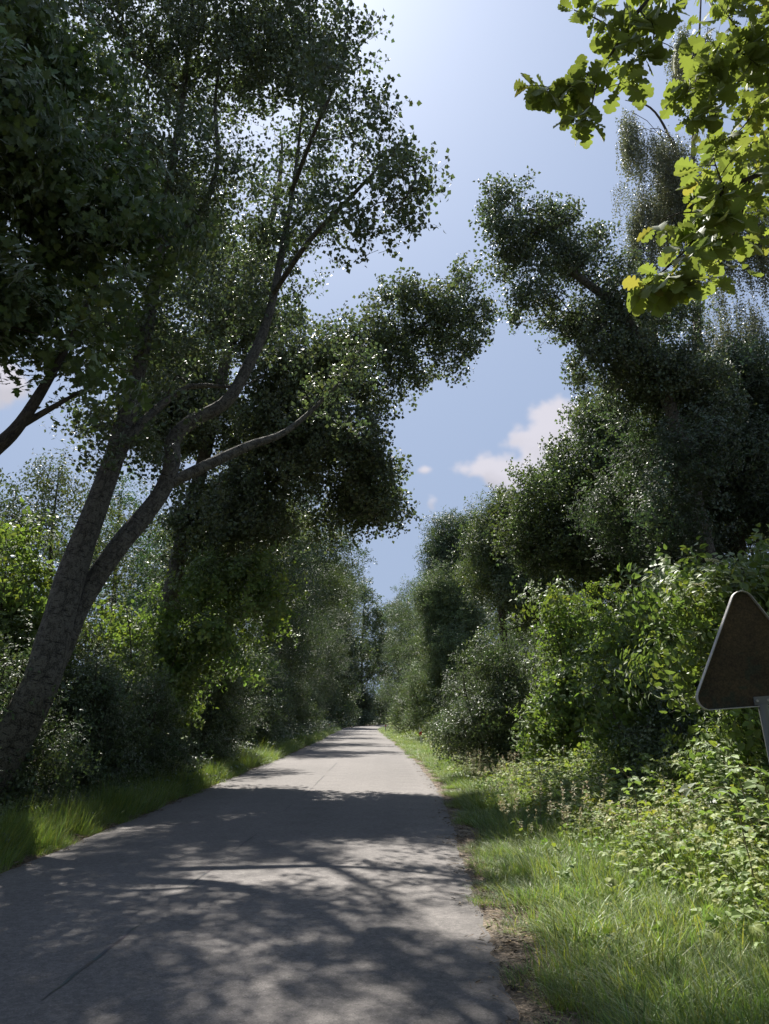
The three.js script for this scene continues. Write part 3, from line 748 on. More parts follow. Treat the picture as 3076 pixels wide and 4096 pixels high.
// ---------------------------------------------------------------- the trees of the left side
plant({ ...PLAN.aspen, name: 'aspen_tree', label: 'twin-trunked aspen leaning over the road at the left, with pale scarred bark', category: 'tree', sprays: SPRAY.aspenFine, mat: LEAF.aspen, bark: BARK.aspen, count: 9500, fine: true, scale: 1.15, seed: 11, gap: 0.0, clumps: 12, limbs: 220, sides: 14, limbR: 0.012 });
plant({ ...PLAN.poplar, name: 'poplar_tree', label: 'poplar behind the twin-trunked aspen, one long bough reaching right over the road', category: 'tree', sprays: SPRAY.aspenFine, mat: LEAF.poplar, bark: BARK.aspen, count: 7600, fine: true, scale: 1.4, seed: 12, gap: 0.0, clumps: 6, hue: [1.1, 1.05, 0.95], limbs: 150, sides: 10 });
plant({ ...PLAN.maple, name: 'maple_tree', label: 'dark maple whose lobed leaves and forked limbs enter from the left edge', category: 'tree', sprays: SPRAY.maple, mat: LEAF.maple, bark: BARK.rough, count: 2300, seed: 13, gap: 0.02, limbs: 80, sides: 10 });
const leftRow = [
  [-7.6, -29, 12, 2.4, 3, 'slim tree standing just behind the long poplar bough, left roadside', 900],
  [-7.0, -43, 17, 4.6, 5, 'broad tree that throws the wide shadow band across the road', 1900],
  [-7.6, -53, 16, 4.0, 5, 'roadside tree next beyond the broad shading one, left row', 1300],
  [-8.6, -66, 19, 4.5, 5, 'tall tree midway along the left row, overhanging the narrowing lane', 1300],
  [-9.2, -80, 20, 4.6, 4, 'tall dark tree by the far left marker post', 1200],
  [-10.0, -94, 22, 5.0, 4, 'tall tree behind the far left marker post', 1100],
];
leftRow.forEach(([x, z, h, r, low, label, n], i) => plant({ ...plainTree(x, z, h, r, low, 20 + i, [1.4, 0]), name: 'roadside_tree', label, category: 'tree', group: 'trees in the left roadside row', sprays: SPRAY.broad, mat: LEAF.broad, bark: BARK.rough, count: n, seed: 300 + i, hue: [[0.75, 0.75, 0.7], [0.72, 0.76, 0.75], [0.9, 0.86, 0.7], [0.78, 0.82, 0.75], [0.76, 0.74, 0.78], [0.85, 0.85, 0.8]][i], limbs: 50, sides: 7, scale: 1.05 + i * 0.06 }));
const farEnd = [
  [-8, -112, 25, 5.2, 'far tree left of the bend, its crown meeting the sky notch'],
  [-4.5, -146, 28, 6, 'far tree straight beyond the end of the visible lane'],
  [-13, -130, 27, 6, 'far tree deepest in the left corner of the bend'],
  [3.5, -170, 29, 6.5, 'far tree behind the bend, just right of the lane end'],
  [13, -185, 28, 7, 'farthest tree right of the lane end, behind the bend'],
  [-18, -150, 27, 7, 'farthest tree left of the lane end'],
];
farEnd.forEach(([x, z, h, r, label], i) => plant({ ...plainTree(x, z, h, r, 2, 40 + i, [0.5, 0], 0.25, 12), name: 'far_tree', label, category: 'tree', group: 'tall trees closing the view at the bend', sprays: SPRAY.far, mat: LEAF.broad, bark: BARK.rough, count: 900, seed: 340 + i, limbs: 30, sides: 6, scale: 1.35 }));

// ---------------------------------------------------------------- the trees of the right side
plant({ ...PLAN.leaning, name: 'leaning_poplar', label: 'poplar on the right leaning left, a bare-backed limb under its rounded top', category: 'tree', sprays: SPRAY.aspenFine, mat: LEAF.poplar, bark: BARK.aspen, count: 3000, fine: true, seed: 14, gap: 0.0, clumps: 5, gapSize: 1, limbs: 110, sides: 10 });
plant({ ...PLAN.birch, name: 'birch_tree', label: 'tall birch on the right with long hanging strands of tiny leaves', category: 'tree', sprays: SPRAY.birch, mat: LEAF.birch, bark: BARK.rough, count: 1250, seed: 15, gap: 0.1, hang: true, limbs: 110, sides: 9 });
plant({ ...PLAN.alder, name: 'alder_tree', label: 'dense dark alder filling the right edge below the birch', category: 'tree', sprays: SPRAY.hedge, mat: LEAF.broad, bark: BARK.rough, count: 4600, seed: 16, gap: 0, hue: [0.85, 0.9, 1], limbs: 100, sides: 8, scale: 1.3 });
plant({ ...PLAN.ash, name: 'roadside_tree', label: 'right-hand tree with a single twig bough pointing left at the cloud', category: 'tree', sprays: SPRAY.aspen, mat: LEAF.broad, bark: BARK.rough, count: 3900, seed: 17, gap: 0.02, hue: [1.15, 1.1, 1], limbs: 100, sides: 8, scale: 1.25 });
plant({ ...PLAN.oak_mid, name: 'roadside_tree', label: 'rounded right-hand tree just in front of the pale willow bush', category: 'tree', sprays: SPRAY.broad, mat: LEAF.broad, bark: BARK.rough, count: 2300, seed: 18, hue: [1.2, 1.15, 0.9], limbs: 60, sides: 7 });
plant({ ...PLAN.oak_far, name: 'roadside_tree', label: 'small knobbly-topped tree standing highest left of the rounded right one', category: 'tree', sprays: SPRAY.broad, mat: LEAF.broad, bark: BARK.rough, count: 2000, seed: 19, hue: [0.9, 0.95, 0.9], limbs: 50, sides: 7, scale: 1.2 });
const rightRow = [
  [5.4, -66, 14, 3.4, 'tree beyond the knobbly-topped one on the right, lower than it'],
  [4.4, -82, 17, 4, 'right-hand tree beside the farthest right marker post'],
  [3.8, -100, 20, 4.4, 'right-hand tree on the inside of the bend'],
];
rightRow.forEach(([x, z, h, r, label], i) => plant({ ...plainTree(x, z, h, r, 2, 60 + i, [-0.8, 0]), name: 'roadside_tree', label, category: 'tree', group: 'trees in the right roadside row', sprays: SPRAY.broad, mat: LEAF.broad, bark: BARK.rough, count: 1000, seed: 360 + i, limbs: 40, sides: 7, scale: 1.3 }));
// the wood behind both rows
const back = [
  [-12.5, -14, 8.5, 3.2], [-13.5, -20, 9, 3.4], [-12.5, -27, 11, 3.4], [-13, -35, 13, 3.8], [-13.5, -46, 15, 4], [-14, -58, 16, 4.2], [-15, -72, 17, 4.5],
  [13.5, -17, 12, 3.4], [12.5, -24, 13, 3.6], [11.5, -31, 13, 3.6], [11, -40, 13, 3.8], [10.5, -50, 14, 4], [10.5, -62, 14, 4.2], [10.5, -76, 16, 4.5],
];
const ordinal = ['nearest', 'second nearest', 'third', 'fourth', 'fifth', 'sixth', 'farthest'];
back.forEach(([x, z, h, r], i) => plant({ ...plainTree(x, z, h, r, 1.5, 80 + i), name: 'woodland_tree', label: ordinal[i % 7] + ' tree of the second row, deep behind the ' + (x < 0 ? 'left hedge' : 'right roadside trees'), category: 'tree', group: x < 0 ? 'second row of trees on the left' : 'second row of trees on the right', sprays: SPRAY.broad, mat: LEAF.broad, bark: BARK.rough, count: 750, seed: 380 + i, hue: [0.72 + (i % 3) * 0.12, 0.76 + (i % 4) * 0.06, 0.78], limbs: 40, sides: 7, scale: 1.25 }));

// trees standing over the road at the photographer's back: they keep the skylight off the near asphalt
[[-7.5, 3, 15, 4.6], [-6.8, 13, 16, 5], [7.5, 9, 15, 4.6], [-8, 25, 17, 5], [7.5, 22, 17, 5], [9.5, 0.5, 12, 3]].forEach(([x, z, h, r], i) => plant({ ...plainTree(x, z, h, r, 2.5, 95 + i, [x < 0 ? 2 : -2, 0], 0.2), name: 'overhanging_tree', label: ['left tree level with the photographer', 'second left tree behind the photographer', 'first right tree behind the photographer', 'third left tree behind the photographer', 'second right tree behind the photographer', 'right tree level with the photographer, past the oak'][i], category: 'tree', group: 'trees behind the photographer', sprays: SPRAY.far, mat: LEAF.broad, bark: BARK.rough, count: 420, seed: 420 + i, limbs: 40, sides: 7, scale: 1.2 }));

// ---------------------------------------------------------------- shrubs
const shrubs = [
  // left hedge, near to far
  ['hedge_shrub', 'hedge', -6.5, -6.6, 3.4, 1.5, 'dark small-leaved shrub nearest the camera at the left edge'],
  ['hedge_shrub', 'hedge', -6.1, -9.2, 2.9, 1.3, 'dark shrub in front of the twin aspen trunks'],
  ['hedge_shrub', 'hedge', -6.0, -11.9, 2.9, 1.3, 'dark shrub just right of the twin aspen trunks'],
  ['hazel_shrub', 'hazel', -7.6, -14.2, 5.6, 1.8, 'sunlit hazel rising behind the twin aspen trunks'],
  ['hedge_shrub', 'hedge', -5.9, -14.6, 3.2, 1.3, 'dark low shrub at the foot of the sunlit hazel'],
  ['hazel_shrub', 'hazel', -6.3, -20, 5.0, 1.8, 'bright yellow-green hazel arching out over the left road edge', [[-4.6, 4.9, -20, 1.2, 0.9, 1.2, 1], [-3.3, 5.2, -20.2, 1.0, 0.7, 1, 1], [-3.0, 4.3, -20.2, 0.8, 0.6, 0.8, 0.7], [-4.4, 3.4, -20, 1, 1, 1, 1], [-2.5, 5.3, -20.2, 0.6, 0.45, 0.6, 0.5]]],
  ['hedge_shrub', 'hedge', -5.9, -17.4, 3.2, 1.5, 'dark shrub just before the arching hazel'],
  ['hedge_shrub', 'hedge', -6.0, -24.4, 4.2, 1.6, 'grey-green shrub lit at its tips, just past the arching hazel'],
  ['hedge_shrub', 'hedge', -6.2, -28.6, 4.4, 1.7, 'shaded shrub beside the sunlit stretch of road, left'],
  ['hedge_shrub', 'hedge', -6.4, -33.5, 4.6, 1.8, 'shaded shrub before the wide shadow band, left'],
  ['hedge_shrub', 'hedge', -6.6, -39.0, 5.0, 1.9, 'shaded shrub beside the wide shadow band, left'],
  ['hedge_shrub', 'hedge', -7.0, -46.0, 5.0, 2.0, 'shaded shrub just past the wide shadow band, left'],
  ['hedge_shrub', 'hedge', -7.4, -55.0, 5.0, 2.2, 'distant left shrub, third before the far left marker post'],
  ['hedge_shrub', 'hedge', -7.9, -65.0, 5.0, 2.3, 'distant left shrub, second before the far left marker post'],
  ['hedge_shrub', 'hedge', -8.3, -76.0, 5.0, 2.4, 'distant left shrub just before the far left marker post'],
  ['far_shrub', 'hedge', -9.5, -108, 6.5, 3.2, 'far shrub in the left corner before the bend'],
  ['far_shrub', 'hedge', -8.2, -126, 7.0, 3.4, 'far shrub on the outside of the bend, left of the lane end'],
  ['far_shrub', 'hedge', -4.6, -141, 7.0, 3.4, 'far shrub closing the lane end on the outside of the bend'],
  ['far_shrub', 'hedge', 0.2, -156, 7.5, 3.8, 'far shrub closing the lane end, right of centre'],
  ['far_shrub', 'hedge', -13.0, -138, 8.0, 4.0, 'farthest shrub behind the outside of the bend'],
  ['far_shrub', 'hedge', 7, -172, 8.0, 4.0, 'farthest shrub just right of the lane end'],
  // right side, near to far
  ['elder_shrub', 'elder', 5.2, -9.6, 3.8, 1.5, 'yellow-green elder behind the triangular sign, with cream flower heads', [[4.2, 2.9, -9.4, 0.9, 0.6, 0.9, 1], [3.7, 2.2, -9.4, 0.6, 0.5, 0.6, 0.7], [5.4, 3.3, -9.2, 0.9, 0.5, 0.9, 1]]],
  ['hedge_shrub', 'hedge', 7.3, -11.5, 4.6, 1.9, 'dark shrub behind the elder at the right edge'],
  ['hazel_shrub', 'hazel', 5.5, -13.6, 4.6, 1.8, 'leafy shrub left of the elder with sunlit leaf tips'],
  ['hedge_shrub', 'hedge', 4.6, -12.4, 2.0, 1.2, 'low shrub below the sunlit leafy one, right bank'],
  ['hazel_shrub', 'hazel', 4.7, -17.4, 5.0, 1.8, 'tall bright-tipped shrub in the middle of the right bank'],
  ['hedge_shrub', 'hedge', 2.95, -20.6, 3.9, 1.55, 'rounded grey-green shrub standing closest to the right verge'],
  ['hedge_shrub', 'hedge', 4.6, -24.4, 4.4, 1.8, 'shrub behind the rounded grey-green one on the right'],
  ['hedge_shrub', 'hedge', 3.5, -27.2, 2.8, 1.3, 'low arching shrub left of the rounded grey-green one'],
  ['willow_bush', 'willow', 3.9, -48.0, 11.6, 2.5, 'tall pale willow bush with fine feathery leaves, right of the lane'],
  ['hedge_shrub', 'hedge', 4.0, -37, 3.6, 1.5, 'right shrub last before the red-banded marker post'],
  ['hedge_shrub', 'hedge', 4.4, -44, 3.8, 1.6, 'right shrub just behind the red-banded marker post'],
  ['hedge_shrub', 'hedge', 3.2, -57.0, 4.6, 2.1, 'right shrub, second past the red-banded marker post'],
  ['hedge_shrub', 'hedge', 2.7, -68.0, 5.0, 2.2, 'right shrub, third past the red-banded marker post'],
  ['hedge_shrub', 'hedge', 2.6, -83.0, 5.2, 2.2, 'right shrub behind the farthest right marker post'],
  ['hedge_shrub', 'hedge', 2.4, -97.0, 5.2, 2.4, 'farthest right shrub on the inside of the bend'],
];
shrubs.forEach(([name, kind, x, z, h, r, label, extra], i) => {
  const far = -z > 100 ? 2.6 : -z > 60 ? 1.9 : -z > 30 ? 1.5 : -z > 18 ? 1.1 : 1, n = Math.round((kind === 'willow' ? 1300 : kind === 'hedge' ? 780 : kind === 'elder' ? 900 : 620) * (kind === 'willow' ? 0.8 : -z > 100 ? 0.3 : -z > 60 ? 0.4 : -z > 40 ? 0.6 : 1) * Math.min(3.5, (h * r) / 5.5));
  plant({ ...bush(x, z, h, r, 500 + i, extra ?? []), name, label, category: 'shrub', group: name === 'hedge_shrub' ? (x < 0 ? 'shrubs of the left hedge' : 'shrubs of the right bank') : undefined, sprays: SPRAY[kind], mat: LEAF[kind], bark: BARK.rough, count: n, seed: 520 + i, scale: far, limbs: 40, sides: 5, crownName: 'foliage', trunkName: 'stem', gap: -0.05, gapSize: 0.7, limbR: 0.004, tint: 0.22 });
});

// ---------------------------------------------------------------- grass, brambles and low plants (uncountable: one object each)
function stuff(name, label, category, geos, mat, list, seed) {
  const g = thing(name, label, category); g.userData.kind = 'stuff';
  copies(name === 'leaf_litter' ? 'litter' : 'growth', geos, mat, list, g, rng(seed));
  return g;
}
function tuft(seed, n, h, spread, lean, wide, tones) {
  const s = new Soup(), R = rng(seed), rnd = (a) => (R() - 0.5) * 2 * a;
  for (let k = 0; k < n; k++) {
    const a = R() * 6.283, r = spread * Math.sqrt(R()), b = V(Math.cos(a) * r, -0.02, Math.sin(a) * r), q = a + rnd(1.2), hh = h * (0.45 + R() * 0.75), ln = lean * (0.3 + R() * 1.1), w = wide * (0.7 + R() * 0.6);
    const out = V(Math.cos(q), 0, Math.sin(q)), side = V(-Math.sin(q + rnd(0.8)), 0, Math.cos(q + rnd(0.8)));
    const at = (t, e) => b.clone().addScaledVector(out, hh * ln * t * t).add(V(0, hh * (t - 0.28 * ln * t * t * t), 0)).addScaledVector(side, e * w * (1 - t * t * 0.96));
    const c = tones[Math.floor(R() * tones.length)], f = 1 + rnd(0.32), col = c.map((v) => v * f), T = [0, 0.36, 0.7, 1];
    for (let i = 0; i < 3; i++) { if (i < 2) s.quad(at(T[i], -1), at(T[i], 1), at(T[i + 1], 1), at(T[i + 1], -1), col); else s.tri(at(T[i], -1), at(T[i], 1), at(1, 0), col); }
  }
  return s.geo();
}
function stalks(seed, n, h) { // flowering grass: thin culms with loose feathery heads
  const s = new Soup(), R = rng(seed), rnd = (a) => (R() - 0.5) * 2 * a;
  for (let k = 0; k < n; k++) {
    const b = V(rnd(0.09), 0, rnd(0.09)), top = V(b.x + rnd(0.16), h * (0.7 + R() * 0.4), b.z + rnd(0.16)), mid = b.clone().lerp(top, 0.55).add(V(rnd(0.02), 0.03, rnd(0.02)));
    twigInto(s, b, mid, 0.0022, [0.75, 0.85, 0.6]); twigInto(s, mid, top, 0.0016, [0.95, 0.9, 0.75]);
    for (let j = 0; j < 16; j++) {
      const p = top.clone().lerp(mid, 0.5 * R()), q = R() * 6.283, d = V(Math.cos(q), 0.8 + rnd(0.5), Math.sin(q));
      leafInto(s, p, d, V(rnd(1), 1, rnd(1)), 0.02 + R() * 0.022, 0.012, ROWS.far, 0.2, 0.3, [1 + rnd(0.2), 0.95 + rnd(0.15), 0.9]);
    }
  }
  return s.geo();
}
// a leaf of three leaflets at p, its face turned up along n
function trefoil(s, p, dir, n, leaf, col, R) {
  const d = dir.clone().normalize(), side = d.clone().cross(n).normalize();
  [[0, 1.05, 0.22], [1.15, 0.85, 0.05], [-1.15, 0.85, 0.05]].forEach(([a, f, o]) => {
    const q = d.clone().multiplyScalar(Math.cos(a)).addScaledVector(side, Math.sin(a));
    leafInto(s, p.clone().addScaledVector(d, o * leaf).addScaledVector(q, leaf * 0.08), q, n.clone().add(V(R() - 0.5, 0, R() - 0.5).multiplyScalar(0.4)), leaf * f, leaf * f * 1.0, ROWS.ovate, 0.28, 0.18 + R() * 0.3, col);
  });
}
function brambleSpray(seed, leaf, n) {
  const s = new Soup(), R = rng(seed), rnd = (a) => (R() - 0.5) * 2 * a;
  let prev = V(0, 0, 0); const lean = V(rnd(1), 0, rnd(1)).normalize();
  for (let k = 1; k <= n; k++) {
    const t = k / n, p = V(lean.x * 0.5 * t * t, 0.55 * t - 0.15 * t * t, lean.z * 0.5 * t * t).add(V(rnd(0.02), 0, rnd(0.02)));
    twigInto(s, prev, p, 0.003, [0.8, 0.6, 0.4]);
    const q = k * 2.4 + rnd(0.5), d = V(Math.cos(q), 0.15 + rnd(0.3), Math.sin(q)), e = p.clone().addScaledVector(d, 0.06 + R() * 0.06);
    twigInto(s, p, e, 0.0018, [0.9, 0.9, 0.5]);
    const f = 1 + rnd(0.25), y = R() < 0.18 ? 1.4 : 1;
    trefoil(s, e, V(d.x, rnd(0.25), d.z), V(rnd(0.6), 1, rnd(0.6)).normalize(), leaf * (0.75 + R() * 0.5), [f * y, f * (y > 1 ? 1.15 : 1), f], R);
    prev = p;
  }
  return s.geo();
}
const G = [[1, 1, 1], [0.9, 1.02, 0.9], [1.12, 1.05, 0.9], [0.8, 0.95, 1.0], [1.3, 1.12, 0.9]];
const TUFTS = [1, 2, 3, 4].map((k) => tuft(600 + k, 330, 0.3, 0.34, 0.6, 0.0044, [...G, [0.7, 0.85, 0.9], [0.6, 0.78, 0.8], [1.5, 1.2, 1.1]]));
const TALL = [1, 2, 3].map((k) => tuft(610 + k, 90, 0.48, 0.34, 0.5, 0.0038, [...G, [1.9, 1.4, 1.2]]));
const WILD = [1, 2].map((k) => stalks(620 + k, 7, 0.75));
const BRAMBLE = [1, 2, 3].map((k) => brambleSpray(630 + k, 0.06, 11));
const HERB = [1, 2].map((k) => spray({ size: 0.34, side: 2, per: 4, leaf: 0.07, wid: 1.2, rows: ROWS.ovate, seed: 640 + k, flat: 0.9, hang: 0.05, twigR: 0.002, yellow: 0.3 }));

const bankEdge = (z) => { const t = -z; const k = [[0, 3.0], [5, 2.85], [9, 2.6], [13, 2.45], [20, 2.3], [30, 2.5], [45, 2.7], [60, 2.3], [80, 1.4], [110, 1.0]]; for (let i = 0; i < k.length - 1; i++) if (t <= k[i + 1][0]) return lerp(k[i][1], k[i + 1][1], (t - k[i][0]) / (k[i + 1][0] - k[i][0])) + 0.35 * noise(z * 0.45, 13); return 0.6; };
const bankHeight = (x, z) => { const d = x - bankEdge(z); return d < 0 ? 0 : (0.32 + 0.85 * sstep(0, 1.9, d)) * (1 + 0.45 * noise(x * 0.8, z * 0.8, 17)); };
{
  const R = rng(700), rnd = (a) => (R() - 0.5) * 2 * a, fine = [], tall = [], wild = [], herb = [], low = [];
  const bands = [[-2.2, -9, 26, 1], [-9, -16, 18, 1.05], [-16, -28, 12, 1.2], [-28, -50, 7, 1.5], [-50, -110, 3, 2]];
  for (const [z0, z1, dens, sc] of bands) {
    const wide = 4.2, n = Math.round((z0 - z1) * wide * dens);
    for (let i = 0; i < n; i++) {
      const z = lerp(z0, z1, R()), x0 = rightEdge(z) + 0.14 + 0.12 * noise(z * 0.7, 31) + 0.1 * noise(z * 2.6, 5), x = x0 + R() * wide, d = x - x0, be = bankEdge(z);
      if (x > be + 1.6 || (x > be + 0.5 && R() < 0.5)) continue;
      const thin = noise(x * 1.6, z * 1.6, 41);
      if (d < 0.2 && R() > 0.35 + d * 3) continue;
      if (thin < -0.36 && R() < 0.75) continue;
      const y = groundY(x, z) - 0.01, dir = V(rnd(0.14), 1, rnd(0.14)).normalize(), t = 1 + rnd(0.2), w = 0.14 * noise(x * 0.7, z * 0.7, 3);
      const tint = [t * (1 + w), t, t * (1 - w)], h = sc * (0.85 + R() * 0.3), tl = (0.45 + 0.4 * sstep(0.1, 1.2, d) + 0.35 * noise(x * 1.1, z * 1.1, 9) + 0.45 * sstep(-0.2, 0.6, x - be)) / Math.pow(sc, 0.8);
      const kind = R();
      if ((kind < 0.72 && x < be + 0.3) || d < 0.3) fine.push([V(x, y, z), dir, d < 0.5 ? h * 0.55 : h, tint, Math.max(0.3, d < 0.5 ? tl * 1.5 : tl)]);
      else tall.push([V(x, y, z), dir, h * 0.95, tint, Math.max(0.35, tl)]);
    }
  }
  for (let i = 0; i < 220; i++) { const z = -7.5 - R() * 26, x = bankEdge(z) - 0.9 + R() * 1.7; if (noise(x * 0.8, z * 0.5, 61) > 0.02) wild.push([V(x, groundY(x, z), z), V(rnd(0.12), 1, rnd(0.12)).normalize(), 0.75 + R() * 0.5, [1, 1, 1]]); }
  for (let i = 0; i < 700; i++) { const z = -5.5 - R() * 26, x = rightEdge(z) + 0.7 + R() * 2.6; if (noise(x * 0.9, z * 0.9, 71) > 0.0) herb.push([V(x, groundY(x, z), z), V(rnd(0.25), 1, rnd(0.25)).normalize(), 0.5 + R() * 0.5, [1 + rnd(0.2), 1 + rnd(0.15), 1]]); }
  // left strip
  for (const [z0, z1, dens, sc] of [[-4, -14, 22, 0.85], [-14, -28, 16, 1], [-28, -50, 9, 1.4], [-50, -100, 4, 1.9]]) {
    const n = Math.round((z0 - z1) * 1.05 * dens);
    for (let i = 0; i < n; i++) {
      const z = lerp(z0, z1, R()), d = 0.06 + R(), x = leftEdge(z) - 0.02 - d; if (d < 0.2 && R() < 0.5) continue;
      const t = 1 + rnd(0.2), h = sc * (d < 0.35 ? 0.6 : 1) * (0.85 + R() * 0.3), tl = (0.7 + 0.7 * sstep(0.05, 0.5, d)) * (1 + 0.4 * noise(x, z * 0.9, 8)) / Math.pow(sc, 0.8);
      low.push([V(x, groundY(x, z) - 0.01, z), V(0.12 + rnd(0.18), 1, rnd(0.16)).normalize(), h, [t, t, t * 0.95], tl]);
    }
  }
  stuff('verge_grass', 'fine green grass of the sunny right verge', 'grass', TUFTS, LEAF.grass, fine, 701);
  stuff('tall_grass', 'taller coarse grass blades standing among the right verge grass', 'grass', TALL, LEAF.grass, tall, 702);
  stuff('wild_grass', 'pale flowering grass heads where the right verge meets the brambles', 'grass', WILD, LEAF.straw, wild, 703);
  stuff('verge_herbs', 'small broad-leaved herbs scattered through the right verge', 'herbs', HERB, LEAF.bramble, herb, 704);
  stuff('roadside_grass', 'strip of taller grass along the left edge of the asphalt', 'grass', [...TUFTS.slice(0, 2), TALL[0]], LEAF.grass, low, 705);
}
{
  const R = rng(710), rnd = (a) => (R() - 0.5) * 2 * a, thick = [], left = [], deep = [];
  const put = (list, x, y, z, s, lift = 0) => { const t = 1 + rnd(0.22), w = rnd(0.12); list.push([V(x, y + lift, z), V(rnd(0.5), 1, rnd(0.5)).normalize(), s, [t * (1 + w), t, t * (1 - w)]]); };
  for (const [z0, z1, dens, sc] of [[-3.5, -10, 75, 1], [-10, -20, 60, 1.05], [-20, -36, 32, 1.3], [-36, -60, 12, 1.8], [-60, -105, 6, 2.4]]) {
    const n = Math.round((z0 - z1) * 4.6 * dens);
    for (let i = 0; i < n; i++) {
      const z = lerp(z0, z1, R()), x = bankEdge(z) - 0.2 + R() * 4.6, h = bankHeight(x, z); if (h <= 0.05) continue;
      put(thick, x, groundY(x, z) + Math.max(0, h - 0.35) * Math.sqrt(R()), z, sc * (0.7 + R() * 0.5));
    }
  }
  for (const [z0, z1, dens, sc] of [[-3, -16, 60, 0.9], [-16, -36, 30, 1.25], [-36, -95, 9, 2.1]]) {
    const n = Math.round((z0 - z1) * 2.2 * dens);
    for (let i = 0; i < n; i++) {
      const z = lerp(z0, z1, R()), d = R() * 2.2, x = leftEdge(z) - 0.75 - d, h = (0.15 + 0.6 * sstep(0, 1.4, d)) * (1 + 0.4 * noise(x, z, 5));
      put(left, x, groundY(x, z) + Math.max(0, h - 0.3) * R(), z, sc * (0.6 + R() * 0.5));
    }
  }
  // the floor of the wood on both sides
  for (let i = 0; i < 1800; i++) {
    const z = 2 - R() * 190, [c, hw] = roadAt(z), sgn = R() < 0.5 ? -1 : 1, x = c + sgn * (hw + 3 + R() * 24);
    put(deep, x, groundY(x, z), z, 1.6 + R() * 2.6);
  }
  for (let i = 0; i < 700; i++) { const z = -112 - R() * 70, [c, hw] = roadAt(z), x = c - hw - 0.4 - R() * 9; put(deep, x, groundY(x, z), z, 2.4 + R() * 2); }
  stuff('bramble_thicket', 'tangled bramble leaves covering the right bank behind the grass', 'brambles', BRAMBLE, LEAF.bramble, thick, 711);
  stuff('hedge_undergrowth', 'dark leafy undergrowth at the foot of the left hedge', 'undergrowth', BRAMBLE, LEAF.hedge, left, 712);
  stuff('woodland_undergrowth', 'leafy plants on the shaded forest floor beyond both rows of trees', 'undergrowth', BRAMBLE, LEAF.broad, deep, 713);
}
{ // dead leaves, twigs and crumbs of soil along the shoulder and the road edges
  const R = rng(720), rnd = (a) => (R() - 0.5) * 2 * a, list = [], geos = [1, 2].map((k) => {
    const s = new Soup(), Q = rng(k), q = (a) => (Q() - 0.5) * 2 * a;
    for (let i = 0; i < 7; i++) {
      const p = V(q(0.12), 0.006 + Q() * 0.012, q(0.12)), a = Q() * 6.28, d = V(Math.cos(a), q(0.15), Math.sin(a)), c = [[0.2, 0.13, 0.07], [0.3, 0.22, 0.12], [0.12, 0.09, 0.06], [0.36, 0.3, 0.2]][Math.floor(Q() * 4)];
      if (Q() < 0.5) leafInto(s, p, d, V(q(0.5), 1, q(0.5)), 0.03 + Q() * 0.035, 0.03, ROWS.oval, 0.5, q(0.4), c); else twigInto(s, p, p.clone().addScaledVector(d, 0.05 + Q() * 0.12), 0.0022, c.map((v) => v * 0.7));
    }
    return s.geo();
  });
  for (let i = 0; i < 900; i++) { const z = -3 - R() * R() * 45, x = rightEdge(z) + (R() < 0.94 ? 0.05 + R() * 0.42 : -R() * 0.15), onRoad = x < rightEdge(z); list.push([V(x, onRoad ? -0.006 : -0.014, z), V(rnd(0.05), 1, rnd(0.05)).normalize(), 0.5 + R() * 0.8, [1, 1, 1]]); }
  for (let i = 0; i < 500; i++) { const z = -5 - R() * 40, x = leftEdge(z) + 0.1 - R() * 0.3; list.push([V(x, -0.008, z), V(rnd(0.05), 1, rnd(0.05)).normalize(), 0.5 + R() * 0.7, [1, 1, 1]]); }
  const litterMat = new THREE.MeshStandardMaterial({ roughness: 0.95, vertexColors: true, side: THREE.DoubleSide });
  stuff('leaf_litter', 'dry leaves and twigs lying along the road edges', 'litter', geos, litterMat, list, 721);
}

